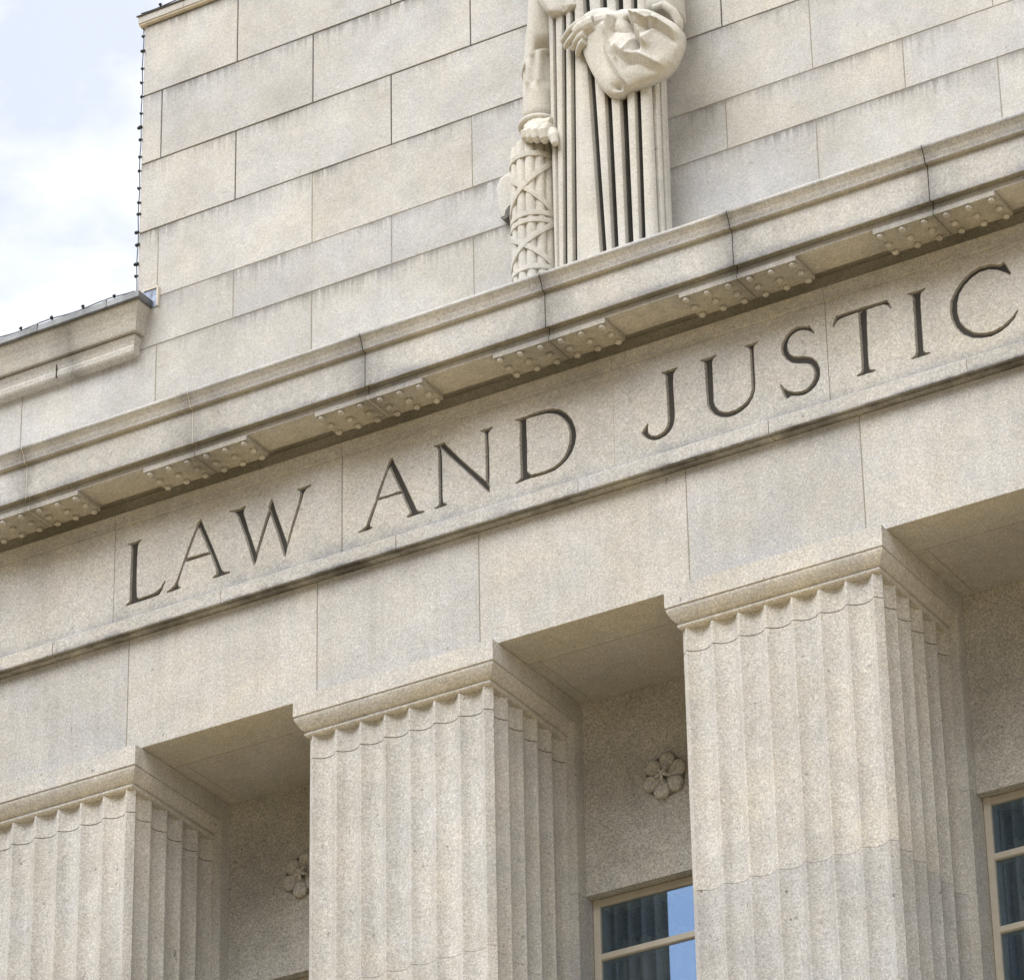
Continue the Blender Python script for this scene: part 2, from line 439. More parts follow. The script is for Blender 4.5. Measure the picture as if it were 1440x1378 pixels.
LETTERS = [
    ('L', [[(-0.109,1.350), (-0.067,1.345), (-0.034,1.349), (-0.005,1.350), (-0.007,1.343), (-0.028,1.332), (-0.034,1.306), (-0.037,1.229), (-0.037,1.140), (-0.036,1.052), (-0.032,0.974), (-0.017,0.957), (0.033,0.958), (0.080,0.960), (0.109,0.966), (0.138,0.985), (0.167,1.024), (0.172,1.018), (0.150,0.970), (0.130,0.942), (0.081,0.938), (0.034,0.937), (-0.025,0.936), (-0.067,0.936), (-0.108,0.934), (-0.107,0.943), (-0.088,0.951), (-0.081,0.971), (-0.082,1.065), (-0.080,1.153), (-0.079,1.241), (-0.079,1.314), (-0.087,1.334)]]),
    ('A', [[(0.413,1.365), (0.393,1.344), (0.365,1.275), (0.332,1.202), (0.304,1.133), (0.277,1.059), (0.255,1.005), (0.238,0.977), (0.215,0.957), (0.183,0.944), (0.187,0.936), (0.233,0.938), (0.284,0.941), (0.280,0.947), (0.267,0.955), (0.261,0.970), (0.272,1.006), (0.299,1.085), (0.322,1.128), (0.355,1.212), (0.389,1.290), (0.403,1.308), (0.435,1.298)], [(0.413,1.365), (0.393,1.344), (0.403,1.303), (0.436,1.226), (0.473,1.138), (0.504,1.063), (0.522,1.014), (0.534,0.978), (0.532,0.957), (0.507,0.948), (0.511,0.937), (0.558,0.938), (0.630,0.940), (0.626,0.950), (0.587,0.957), (0.569,0.979), (0.545,1.040), (0.514,1.121), (0.478,1.208), (0.441,1.297), (0.419,1.353)], [(0.310,1.126), (0.357,1.126), (0.415,1.125), (0.473,1.122), (0.503,1.105), (0.506,1.094), (0.474,1.105), (0.416,1.105), (0.357,1.105), (0.308,1.105)]]),
    ('W', [[(0.615,1.355), (0.651,1.346), (0.691,1.348), (0.729,1.354), (0.734,1.347), (0.720,1.333), (0.717,1.307), (0.731,1.264), (0.754,1.185), (0.781,1.105), (0.807,1.026), (0.815,1.004), (0.796,0.934), (0.783,0.971), (0.761,1.049), (0.730,1.149), (0.698,1.240), (0.677,1.295), (0.664,1.320), (0.646,1.337), (0.618,1.345)], [(0.796,0.934), (0.783,0.976), (0.812,1.029), (0.834,1.103), (0.860,1.187), (0.887,1.260), (0.904,1.288), (0.910,1.253), (0.895,1.219), (0.871,1.150), (0.847,1.081), (0.822,1.007), (0.808,0.959)], [(0.913,1.349), (0.924,1.321), (0.940,1.263), (0.966,1.188), (0.991,1.114), (1.017,1.039), (1.027,1.003), (1.013,0.931), (1.003,0.936), (0.988,0.991), (0.962,1.079), (0.933,1.165), (0.910,1.234), (0.892,1.288), (0.895,1.310)], [(1.013,0.931), (1.005,0.962), (1.027,1.031), (1.051,1.115), (1.081,1.201), (1.105,1.280), (1.112,1.317), (1.107,1.333), (1.088,1.353), (1.094,1.355), (1.134,1.353), (1.184,1.357), (1.188,1.348), (1.154,1.337), (1.137,1.318), (1.125,1.279), (1.096,1.192), (1.066,1.110), (1.042,1.032), (1.025,0.989)]]),
    ('A', [[(1.740,1.368), (1.719,1.347), (1.702,1.300), (1.675,1.236), (1.640,1.157), (1.625,1.109), (1.596,1.047), (1.574,0.992), (1.564,0.969), (1.540,0.953), (1.508,0.945), (1.513,0.938), (1.557,0.938), (1.608,0.942), (1.605,0.950), (1.591,0.956), (1.588,0.974), (1.606,1.016), (1.638,1.096), (1.655,1.143), (1.689,1.227), (1.716,1.290), (1.724,1.302), (1.748,1.328)], [(1.740,1.368), (1.717,1.338), (1.729,1.291), (1.758,1.216), (1.796,1.128), (1.825,1.053), (1.849,0.994), (1.858,0.972), (1.856,0.959), (1.834,0.947), (1.840,0.938), (1.882,0.939), (1.956,0.940), (1.954,0.950), (1.916,0.959), (1.902,0.978), (1.883,1.026), (1.850,1.107), (1.816,1.188), (1.782,1.270), (1.753,1.331), (1.745,1.356)], [(1.643,1.127), (1.679,1.126), (1.723,1.124), (1.767,1.127), (1.801,1.127), (1.823,1.110), (1.806,1.107), (1.767,1.111), (1.718,1.109), (1.674,1.111), (1.638,1.108)]]),
    ('N', [[(2.021,1.352), (2.038,1.354), (2.057,1.353), (2.071,1.310), (2.074,1.272), (2.076,1.176), (2.077,1.081), (2.077,0.997), (2.080,0.965), (2.105,0.948), (2.107,0.941), (2.072,0.940), (2.027,0.938), (2.022,0.945), (2.044,0.951), (2.052,0.964), (2.054,1.018), (2.053,1.113), (2.052,1.231), (2.052,1.307), (2.045,1.333), (2.023,1.347)], [(2.048,1.351), (2.072,1.353), (2.096,1.356), (2.097,1.345), (2.129,1.302), (2.196,1.217), (2.262,1.137), (2.332,1.054), (2.368,1.013), (2.386,0.977), (2.387,0.937), (2.381,0.937), (2.345,0.980), (2.289,1.051), (2.224,1.131), (2.157,1.212), (2.105,1.276), (2.072,1.320)], [(2.330,1.355), (2.352,1.355), (2.380,1.353), (2.414,1.356), (2.417,1.350), (2.392,1.333), (2.384,1.317), (2.386,1.259), (2.387,1.174), (2.388,1.080), (2.386,1.005), (2.387,0.937), (2.378,0.961), (2.367,1.011), (2.366,1.086), (2.367,1.180), (2.366,1.275), (2.363,1.319), (2.354,1.338), (2.332,1.350)]]),
    ('D', [[(2.560,1.354), (2.593,1.352), (2.628,1.354), (2.641,1.343), (2.634,1.328), (2.635,1.253), (2.636,1.165), (2.635,1.079), (2.634,1.001), (2.642,0.985), (2.659,0.967), (2.655,0.947), (2.619,0.945), (2.560,0.938), (2.557,0.946), (2.580,0.957), (2.594,0.970), (2.594,1.013), (2.592,1.092), (2.591,1.179), (2.592,1.267), (2.594,1.318), (2.586,1.337), (2.562,1.349)], [(2.624,1.353), (2.672,1.357), (2.725,1.358), (2.778,1.355), (2.821,1.345), (2.860,1.326), (2.899,1.290), (2.932,1.238), (2.952,1.179), (2.956,1.130), (2.947,1.077), (2.927,1.031), (2.895,0.993), (2.856,0.967), (2.812,0.948), (2.759,0.943), (2.698,0.944), (2.650,0.946), (2.642,0.977), (2.659,0.967), (2.699,0.963), (2.751,0.962), (2.803,0.970), (2.838,0.985), (2.874,1.013), (2.901,1.061), (2.915,1.113), (2.915,1.165), (2.901,1.217), (2.876,1.260), (2.842,1.297), (2.803,1.320), (2.760,1.333), (2.707,1.336), (2.663,1.338), (2.628,1.336)]]),
    ('J', [[(3.510,1.359), (3.537,1.357), (3.569,1.358), (3.613,1.359), (3.614,1.353), (3.594,1.339), (3.585,1.320), (3.581,1.258), (3.583,1.188), (3.585,1.118), (3.584,1.049), (3.574,1.001), (3.554,0.970), (3.521,0.948), (3.484,0.939), (3.443,0.942), (3.412,0.959), (3.385,0.984), (3.372,1.012), (3.387,1.032), (3.413,1.061), (3.418,1.055), (3.412,1.029), (3.413,1.003), (3.431,0.979), (3.458,0.966), (3.485,0.967), (3.513,0.981), (3.533,1.005), (3.542,1.039), (3.542,1.108), (3.540,1.197), (3.539,1.272), (3.538,1.324), (3.529,1.341), (3.511,1.351)]]),
    ('U', [[(3.756,1.360), (3.792,1.355), (3.824,1.356), (3.856,1.361), (3.861,1.353), (3.837,1.340), (3.831,1.319), (3.831,1.245), (3.830,1.152), (3.829,1.074), (3.838,1.039), (3.859,1.004), (3.889,0.982), (3.925,0.972), (3.966,0.975), (4.002,0.986), (4.035,1.008), (4.058,1.037), (4.068,1.071), (4.069,1.121), (4.069,1.214), (4.068,1.302), (4.066,1.326), (4.055,1.341), (4.035,1.355), (4.038,1.360), (4.079,1.357), (4.117,1.361), (4.120,1.353), (4.096,1.340), (4.090,1.323), (4.090,1.263), (4.090,1.184), (4.091,1.105), (4.086,1.056), (4.073,1.019), (4.042,0.978), (4.001,0.955), (3.955,0.942), (3.910,0.942), (3.866,0.957), (3.826,0.987), (3.801,1.027), (3.789,1.068), (3.788,1.143), (3.786,1.236), (3.785,1.311), (3.782,1.335), (3.758,1.352)]]),
    ('S', [[(4.435,1.363), (4.447,1.341), (4.469,1.301), (4.464,1.293), (4.449,1.310), (4.424,1.331), (4.398,1.343), (4.367,1.347), (4.335,1.336), (4.311,1.314), (4.299,1.286), (4.298,1.253), (4.311,1.217), (4.336,1.194), (4.371,1.180), (4.415,1.167), (4.449,1.146), (4.474,1.113), (4.487,1.072), (4.488,1.035), (4.479,1.001), (4.457,0.967), (4.425,0.946), (4.384,0.933), (4.340,0.940), (4.305,0.952), (4.292,0.947), (4.276,0.942), (4.264,0.961), (4.241,1.041), (4.250,1.043), (4.268,1.010), (4.298,0.984), (4.337,0.965), (4.372,0.960), (4.404,0.966), (4.432,0.989), (4.451,1.019), (4.455,1.050), (4.446,1.085), (4.430,1.111), (4.404,1.126), (4.351,1.143), (4.316,1.159), (4.287,1.188), (4.266,1.227), (4.260,1.266), (4.268,1.300), (4.290,1.335), (4.323,1.361), (4.359,1.372), (4.399,1.365), (4.427,1.352)]]),
    ('T', [[(4.581,1.304), (4.591,1.339), (4.602,1.360), (4.646,1.363), (4.710,1.362), (4.773,1.364), (4.842,1.362), (4.886,1.361), (4.914,1.363), (4.922,1.347), (4.939,1.302), (4.933,1.297), (4.915,1.327), (4.891,1.341), (4.853,1.344), (4.790,1.342), (4.727,1.343), (4.664,1.341), (4.626,1.337), (4.606,1.327), (4.589,1.298)], [(4.740,1.342), (4.766,1.356), (4.790,1.348), (4.786,1.274), (4.783,1.177), (4.781,1.079), (4.781,0.988), (4.788,0.963), (4.819,0.951), (4.816,0.943), (4.772,0.944), (4.709,0.943), (4.704,0.953), (4.732,0.961), (4.740,0.982), (4.741,1.059), (4.741,1.157), (4.740,1.243), (4.738,1.310)]]),
    ('I', [[(5.037,1.360), (5.067,1.358), (5.104,1.357), (5.145,1.361), (5.146,1.354), (5.118,1.337), (5.112,1.310), (5.111,1.231), (5.110,1.134), (5.109,1.056), (5.109,0.978), (5.120,0.962), (5.149,0.952), (5.147,0.945), (5.088,0.946), (5.036,0.944), (5.033,0.952), (5.059,0.962), (5.066,0.986), (5.067,1.050), (5.068,1.148), (5.068,1.246), (5.070,1.317), (5.062,1.341), (5.038,1.353)]]),
    ('C', [[(5.608,1.367), (5.620,1.361), (5.651,1.285), (5.644,1.272), (5.615,1.300), (5.569,1.332), (5.521,1.352), (5.472,1.352), (5.422,1.333), (5.376,1.300), (5.342,1.256), (5.326,1.202), (5.323,1.145), (5.336,1.082), (5.369,1.029), (5.415,0.988), (5.468,0.967), (5.522,0.962), (5.572,0.975), (5.616,0.999), (5.648,1.023), (5.670,1.047), (5.674,1.040), (5.653,1.002), (5.614,0.970), (5.563,0.945), (5.508,0.934), (5.448,0.943), (5.394,0.962), (5.342,1.002), (5.306,1.056), (5.286,1.118), (5.281,1.172), (5.290,1.234), (5.320,1.283), (5.360,1.328), (5.412,1.366), (5.468,1.383), (5.529,1.379), (5.589,1.358)]]),
]
SLEEVE_OUTLINE = [(3.200,3.779), (3.236,3.790), (3.284,3.791), (3.322,3.782), (3.362,3.769), (3.387,3.740), (3.415,3.723), (3.442,3.717), (3.452,3.721), (3.509,3.703), (3.565,3.682), (3.623,3.658), (3.665,3.627), (3.725,3.571), (3.793,3.500), (3.829,3.443), (3.836,3.400), (3.829,3.338), (3.803,3.282), (3.773,3.223), (3.724,3.186), (3.686,3.171), (3.638,3.168), (3.581,3.164), (3.519,3.162), (3.457,3.160), (3.428,3.140), (3.394,3.138), (3.338,3.169), (3.301,3.223), (3.274,3.278), (3.243,3.350), (3.216,3.421), (3.194,3.492), (3.180,3.562), (3.172,3.631), (3.177,3.711), (3.185,3.752)]
SLEEVE_RIDGE = [(3.404,3.653), (3.385,3.579), (3.374,3.522), (3.378,3.450), (3.400,3.371), (3.453,3.240), (3.479,3.171), (3.501,3.103)]
SLEEVE_CREASE = [(3.508,3.608), (3.538,3.511), (3.564,3.425), (3.586,3.366)]
SLEEVE_ROLL = [(3.570,3.590), (3.663,3.539), (3.724,3.511), (3.779,3.450), (3.847,3.374)]
SLEEVE_CREASE_B = [(3.415,3.557), (3.472,3.521), (3.505,3.513)]
SLEEVE_RIDGE_C = [(3.445,3.435), (3.504,3.352), (3.571,3.337), (3.635,3.283), (3.722,3.210), (3.792,3.189)]
SLEEVE_CREASE_D = [(3.413,3.180), (3.455,3.150), (3.458,3.089)]
OVERFOLD = [(2.852,4.120), (2.875,4.039), (2.893,3.986), (2.912,3.948), (2.935,3.909), (2.958,3.882), (3.002,3.876), (3.055,3.878), (3.099,3.887), (3.137,3.895), (3.110,3.959), (3.083,4.030), (2.969,4.116)]
HAND_FINGER_0 = [(3.254,3.689), (3.187,3.689), (3.129,3.671), (3.095,3.654), (3.066,3.640)]
HAND_FINGER_1 = [(3.243,3.638), (3.195,3.631), (3.152,3.617), (3.113,3.602), (3.084,3.590)]
HAND_FINGER_2 = [(3.237,3.595), (3.194,3.591), (3.160,3.579), (3.131,3.565)]
HAND_FINGER_3 = [(3.231,3.557), (3.198,3.550), (3.173,3.534), (3.154,3.521)]
FIST_FINGER_0 = [(2.782,3.141), (2.777,3.113), (2.777,3.075)]
FIST_FINGER_1 = [(2.821,3.147), (2.815,3.109), (2.814,3.061)]
FIST_FINGER_2 = [(2.862,3.139), (2.856,3.094), (2.855,3.044)]
FIST_FINGER_3 = [(2.913,3.124), (2.907,3.075), (2.907,3.023)]
FIST_FINGER_4 = [(2.947,3.109), (2.979,3.059), (2.990,3.015), (2.995,2.968)]
AXE = [(2.514,3.112), (2.466,3.114), (2.426,3.098), (2.401,3.033), (2.404,2.942), (2.422,2.851), (2.436,2.807), (2.464,2.790), (2.484,2.810), (2.509,2.856)]
AXE_SHADE = [(2.520,2.871), (2.517,2.828), (2.490,2.793), (2.461,2.781), (2.435,2.807), (2.466,2.811), (2.472,2.843), (2.496,2.867)]
# ------------------------------------------------------------------ measured constants (metres; soffit of the architrave at z = 0)
S = 2.4                    # column spacing
WA = 1.3166                # abacus width
GROUND = -13.25
JX = [0.569 + 1.197 * k for k in range(-3, 6)]        # cornice joints
DARK_J = {3: 0, 4: 1, 2: 0}

courthouse = empty('courthouse', (0, 0, 0))
tag(courthouse, 'pale granite courthouse facade with fluted square columns and carved frieze lettering', 'building')

# ------------------------------------------------------------------ attic wall of coursed blocks
a = MB()
Z_C = [5.195, 4.663, 4.147, 3.637, 3.129, 2.786, 2.27, 1.76]
for i in range(len(Z_C) - 1):
    z1, z0 = Z_C[i], Z_C[i + 1]
    gap = 0.0075 if i < 3 else 0.0045
    par = 1 if i % 2 == 0 else 0
    if z1 < 3.0:
        par = 0
    if i == 4:
        par = 1
    xs = [-0.2] + [-0.05 + 0.5663 * k for k in range(par, 18, 2)]
    if i == 5:
        xs = [-0.2, -0.045] + [-0.05 + 0.5663 * k for k in range(2, 18, 2)]
    xs = xs + [9.6]
    if i >= 5:                                     # coplanar wing wall runs on to the left
        xs = [-9.0, -7.4, -5.1, -3.4, -2.0, -1.05] + xs[1:]
    if i == 4:
        a.block(-9.0, -0.2 - gap / 2, 0.103, 0.5, z0 + gap / 2, 3.03, tone=t_rand(0.03), mi=0)
    for x0, x1 in zip(xs[:-1], xs[1:]):
        tn = t_rand(0.05)
        a.block(x0 + gap / 2, x1 - gap / 2, 0.1 + random.uniform(0, 0.0015), 0.5, z0 + gap / 2, z1 - gap / 2, c=0.003, tone=tn, warm=t_rand(0.15))
    xl = -0.2 if i < 5 else -9.0
    a.box(xl + 0.003, 9.5, 0.108 if i < 3 else 0.1035, 0.45, z0 - 0.004, z1 + (-0.01 if i == 0 else -0.004), mi=1 if i < 3 else 2)
a.box(-0.19, 9.5, 0.5, 6.0, 1.76, 5.19, mi=0)
attic = a.build('attic_wall', [M_wall, M_mortar_d, M_mortar_m], courthouse)

cp = MB()
xs = [-0.228, 0.125, 1.25, 2.38, 3.5, 4.63, 5.76, 6.9, 8.0, 9.6]
for x0, x1 in zip(xs[:-1], xs[1:]):
    cp.prism_x([(0.5, 5.2), (0.098, 5.2), (0.092, 5.21), (0.068, 5.215), (0.066, 5.262), (0.076, 5.268), (0.5, 5.30)], x0 + 0.002, x1 - 0.002, tone=t_rand(0.03))
cp.box(-0.226, 9.5, 0.075, 0.48, 5.203, 5.255, mi=1)
cp.prism_x([(0.5, 5.302), (0.08, 5.27), (0.06, 5.262), (0.056, 5.27), (0.08, 5.282), (0.5, 5.312)], -0.236, 9.6, mi=2)
cp.build('coping', [M_wall, M_mortar_l, M_lead], courthouse)

# ------------------------------------------------------------------ wing parapet cornice with lead cap (left)
def ring_profile(mb, prof, x_left, **kw):
    """Cornice with a mitred return at its right end: profile of (projection, z) from the wall plane Y = 0.1."""
    for (e0, z0), (e1, z1) in zip(prof[:-1], prof[1:]):
        A = [(x_left, 0.1 - e0, z0), (-0.23 + e0, 0.1 - e0, z0), (-0.23 + e0, 0.13, z0)]
        B = [(x_left, 0.1 - e1, z1), (-0.23 + e1, 0.1 - e1, z1), (-0.23 + e1, 0.13, z1)]
        mb.add(A + B, [(0, 1, 4, 3), (1, 2, 5, 4)], **kw)

w = MB()
pr = [(0.0, 2.735), (0.055, 2.742), (0.062, 2.755), (0.064, 2.782), (0.058, 2.80), (0.062, 2.825), (0.074, 2.855), (0.074, 2.864), (0.05, 2.864)]
ring_profile(w, pr, -9.0, tone=0.02, warm=0.1)
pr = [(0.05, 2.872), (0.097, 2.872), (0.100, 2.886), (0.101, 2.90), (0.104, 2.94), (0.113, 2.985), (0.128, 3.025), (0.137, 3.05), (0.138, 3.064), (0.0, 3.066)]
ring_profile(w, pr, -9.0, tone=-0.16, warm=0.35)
w.box(-9.0, -0.185, 0.06, 0.14, 2.75, 3.06, mi=0)
for jx in (-0.745, -2.1, -3.6):
    w.box(jx - 0.003, jx + 0.003, 0.033, 0.1, 2.744, 2.862, mi=1)
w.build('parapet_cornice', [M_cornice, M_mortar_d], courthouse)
c = MB()
pr = [(0.10, 3.060), (0.150, 3.056), (0.155, 3.066), (0.154, 3.104), (0.150, 3.110), (-0.5, 3.15)]
ring_profile(c, pr, -9.0)
for k in range(9):
    x = -0.33 - 0.52 * k
    c.box(x - 0.012, x + 0.012, -0.0585, 0.2, 3.062, 3.116)
c.build('lead_cap', [M_lead], courthouse)
f = MB()
f.prism_x([(0.098, 3.188), (0.098, 3.06), (0.094, 3.06), (0.092, 3.188)], -0.15, -0.035)
f.box(-0.037, -0.028, 0.078, 0.0985, 3.055, 3.192, mi=1)
f.box(-0.14, -0.037, 0.084, 0.0985, 3.188, 3.197, mi=1)
f.build('flashing', [M_zinc, M_mortar_l], courthouse)

# ------------------------------------------------------------------ cornice
prof = [(0.3, 1.70), (0.07, 1.70), (-0.09, 1.70), (-0.112, 1.69), (-0.114, 1.627), (-0.336, 1.627), (-0.336, 1.662), (-0.331, 1.670), (-0.340, 1.690), (-0.362, 1.690), (-0.364, 1.668),
        (-0.374, 1.666), (-0.376, 1.670), (-0.376, 1.892), (-0.397, 1.891), (-0.403, 1.897), (-0.405, 1.912), (-0.414, 1.94), (-0.427, 1.962), (-0.4345, 1.973), (-0.4360, 1.980), (-0.4335, 1.989), (-0.4285, 1.9965), (-0.421, 2.001), (-0.412, 2.003),
        (0.099, 2.05), (0.3, 2.05)]
c = MB()
ends = [-9.0] + JX + [9.6]
for i, (x0, x1) in enumerate(zip(ends[:-1], ends[1:])):
    c.prism_x(prof, x0 + 0.003, x1 - 0.003, tone=t_rand(0.04), warm=t_rand(0.15))
def shrink(p, d):
    cy = sum(q[0] for q in p) / len(p)
    return [(y + d if y < -0.3 else y, z) for y, z in p]
inner = [(0.28, 1.735), (-0.05, 1.735), (-0.12, 1.645), (-0.325, 1.645), (-0.327, 1.70), (-0.365, 1.70), (-0.368, 1.90), (-0.395, 1.91), (-0.425, 1.985), (0.28, 2.04)]
MJ = [1, 2, 3, 2, 1, 2, 3, 1, 2]
JM = {2: 3, 3: 3, 4: 1, 5: 1, 6: 1, 7: 1}
for i, jx in enumerate(JX):
    c.prism_x([(y * 1.0 + (0.002 if y < 0 else 0), z) for y, z in prof], jx - 0.0029, jx + 0.0029, mi=JM.get(i, 1))
cornice = c.build('cornice', [M_cornice, M_mortar_d, M_mortar_m, M_mortar_l], courthouse)

def mutule_mb(pale):
    m = MB()
    for s in (-1, 1):
        xa, xb = (-0.362, -0.002) if s < 0 else (0.002, 0.362)
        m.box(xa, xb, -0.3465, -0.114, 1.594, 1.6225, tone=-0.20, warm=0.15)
        m.box(xa + 0.004, xb - 0.004, -0.330, -0.118, 1.622, 1.6268, mi=1)
    m.box(-0.003, 0.003, -0.3458, -0.115, 1.5945, 1.622, mi=1)
    for r, y in enumerate((-0.322, -0.226, -0.138)):
        for k in range(6):
            x = -0.331 + 0.1325 * k
            seg = 12
            rings = []
            for rr, zz in ((0.017, 1.596), (0.0195, 1.584), (0.0195, 1.578), (0.016, 1.573), (0.006, 1.571)):
                rings.append([(x + rr * math.cos(2 * math.pi * t / seg), y + rr * math.sin(2 * math.pi * t / seg), zz) for t in range(seg)])
            m.loft(rings, smooth=True)
    return m
proto = None
for i, jx in enumerate(JX):
    if i in (0,):
        continue
    if proto is None:
        proto = {}
    key = i in (2, 4)
    if key not in proto:
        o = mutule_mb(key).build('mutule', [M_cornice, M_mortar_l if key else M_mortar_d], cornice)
        proto[key] = o
    else:
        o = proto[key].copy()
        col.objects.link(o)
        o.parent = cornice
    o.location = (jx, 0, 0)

# ------------------------------------------------------------------ frieze: panels, carved letters, top band, taenia
frieze_mb = MB()
YF = -0.05
FZ0, FZ1 = 0.838, 1.474
frieze_mb.box(-9.0, 9.6, YF + 0.012, 0.5, 0.76, 1.56, mi=1)
frieze_mb.box(-9.0, 9.6, 0.03, 0.5, 1.555, 1.695, mi=0)
FJ = [-9.0, -3.6, -1.9, -0.197, 1.40, 3.20, 4.54, 6.2, 7.8, 9.6]
FMORT = {2: 0, 3: 2, 4: 3}
LZ0, LZ1 = 0.925, 1.385

def poly_depth(P, poly):
    """Signed depth inside a polygon: distance to its outline for points inside, else -1."""
    x, z = P[:, 0], P[:, 1]
    inside = np.zeros(len(P), bool)
    dmin = np.full(len(P), 9.0)
    n = len(poly)
    for i in range(n):
        (x0, z0), (x1, z1) = poly[i], poly[(i + 1) % n]
        cond = (z0 > z) != (z1 > z)
        if z1 != z0:
            xi = (x1 - x0) * (z - z0) / (z1 - z0) + x0
            inside ^= cond & (x < xi)
        ex, ez = x1 - x0, z1 - z0
        l2 = ex * ex + ez * ez + 1e-12
        t = np.clip(((x - x0) * ex + (z - z0) * ez) / l2, 0, 1)
        d = np.hypot(x - x0 - t * ex, z - z0 - t * ez)
        dmin = np.minimum(dmin, d)
    return np.where(inside, dmin, -dmin)

class Grid:
    pass

def np_mesh(name, V, F, mats, parent, smooth, tone=0.0, warm=0.0):
    me = bpy.data.meshes.new(name)
    me.vertices.add(len(V))
    me.vertices.foreach_set('co', V.astype(np.float32).ravel())
    me.loops.add(len(F) * 4)
    me.loops.foreach_set('vertex_index', F.astype(np.int32).ravel())
    me.polygons.add(len(F))
    me.polygons.foreach_set('loop_start', np.arange(0, len(F) * 4, 4, dtype=np.int32))
    me.polygons.foreach_set('loop_total', np.full(len(F), 4, dtype=np.int32))
    for m in mats:
        me.materials.append(m)
    me.update(calc_edges=True)
    me.polygons.foreach_set('use_smooth', [smooth] * len(F))
    me.attributes.new('tone', 'FLOAT', 'FACE').data.foreach_set('value', np.full(len(F), tone, np.float32))
    me.attributes.new('warm', 'FLOAT', 'FACE').data.foreach_set('value', np.full(len(F), warm, np.float32))
    me.validate()
    o = bpy.data.objects.new(name, me)
    col.objects.link(o)
    o.parent = parent
    return o

panel_tones = {}
letter_jobs = []
fine_parts = []
for i, (x0, x1) in enumerate(zip(FJ[:-1], FJ[1:])):
    g = 0.0025
    x0 += g
    x1 -= g
    tn, wm = t_rand(0.03), t_rand(0.12)
    has = [(ch, ps) for ch, ps in LETTERS if min(p[0] for q in ps for p in q) > x0 - 0.02 and max(p[0] for q in ps for p in q) < x1 + 0.02]
    if not has:
        frieze_mb.block(x0, x1, YF, YF + 0.02, FZ0, FZ1, c=0.002, tone=tn, warm=wm)
        continue
    frieze_mb.add([(x0, YF, FZ0), (x1, YF, FZ0), (x1, YF, LZ0), (x0, YF, LZ0)], [(0, 1, 2, 3)], tone=tn, warm=wm)
    frieze_mb.add([(x0, YF, LZ1), (x1, YF, LZ1), (x1, YF, FZ1), (x0, YF, FZ1)], [(0, 1, 2, 3)], tone=tn, warm=wm)
    for xx in (x0, x1):
        frieze_mb.add([(xx, YF, FZ0), (xx, YF + 0.013, FZ0), (xx, YF + 0.013, FZ1), (xx, YF, FZ1)], [(0, 1, 2, 3)], tone=tn, warm=wm)
    step = 0.003
    nx = int(round((x1 - x0) / step)) + 1
    nz = int(round((LZ1 - LZ0) / step)) + 1
    gx = np.linspace(x0, x1, nx)
    gz = np.linspace(LZ0, LZ1, nz)
    X, Zz = np.meshgrid(gx, gz)
    P = np.stack([X.ravel(), Zz.ravel()], 1)
    depth = np.zeros(len(P))
    owner = np.full(len(P), -1)
    for li, (ch, ps) in enumerate(has):
        xa = min(p[0] for q in ps for p in q) - 0.01
        xb = max(p[0] for q in ps for p in q) + 0.01
        sel = np.where((P[:, 0] > xa) & (P[:, 0] < xb))[0]
        d = np.full(len(sel), -9.0)
        for q in ps:
            d = np.maximum(d, poly_depth(P[sel], q))
        d = np.clip(d + 0.0008, 0, 0.018) * 1.6
        depth[sel] = np.maximum(depth[sel], d)
        owner[sel[d > 0]] = li
    V = np.stack([P[:, 0], YF + depth, P[:, 1]], 1)
    I = np.arange(nx * nz).reshape(nz, nx)
    F = np.stack([I[:-1, :-1].ravel(), I[:-1, 1:].ravel(), I[1:, 1:].ravel(), I[1:, :-1].ravel()], 1)
    carved = (depth[F] > 0).sum(1) >= 2
    fine_parts.append((V, F[~carved], tn, wm))
    ow = owner[F].max(1)
    for li in range(len(has)):
        fs = F[carved & (ow == li)]
        u, inv = np.unique(fs, return_inverse=True)
        letter_jobs.append((has[li][0], V[u], inv.reshape(fs.shape)))
for i, xj in enumerate(FJ[1:-1]):
    frieze_mb.box(xj - 0.0024, xj + 0.0024, YF + 0.003, YF + 0.02, FZ0, FZ1, mi={2: 3, 3: 1, 4: 2, 5: 3}.get(i, 3))
# top band under the cornice and the taenia below
for x0, x1 in zip(FJ[:-1], FJ[1:]):
    frieze_mb.prism_x([(0.11, 1.475), (-0.053, 1.475), (-0.058, 1.478), (-0.060, 1.487), (-0.060, 1.562), (-0.056, 1.566), (0.11, 1.566)], x0 + 0.0015, x1 - 0.0015, tone=t_rand(0.03), warm=t_rand(0.1))
TJ = [-9.0] + [0.579 + 1.196 * k for k in range(-3, 6)] + [9.6]
for i, (x0, x1) in enumerate(zip(TJ[:-1], TJ[1:])):
    frieze_mb.prism_x([(0.3, 0.7375), (-0.040, 0.7375), (-0.041, 0.740), (-0.043, 0.764), (-0.056, 0.766), (-0.057, 0.7455), (-0.068, 0.7450), (-0.071, 0.749), (-0.071, 0.830), (-0.066, 0.8375), (0.3, 0.8375)],
                      x0 + (0.003 if i % 2 else 0.0012), x1 - 0.0015, tone=t_rand(0.04), warm=t_rand(0.12))
frieze = frieze_mb.build('frieze', [M_frieze, M_mortar_d, M_mortar_l, M_mortar_m], courthouse)
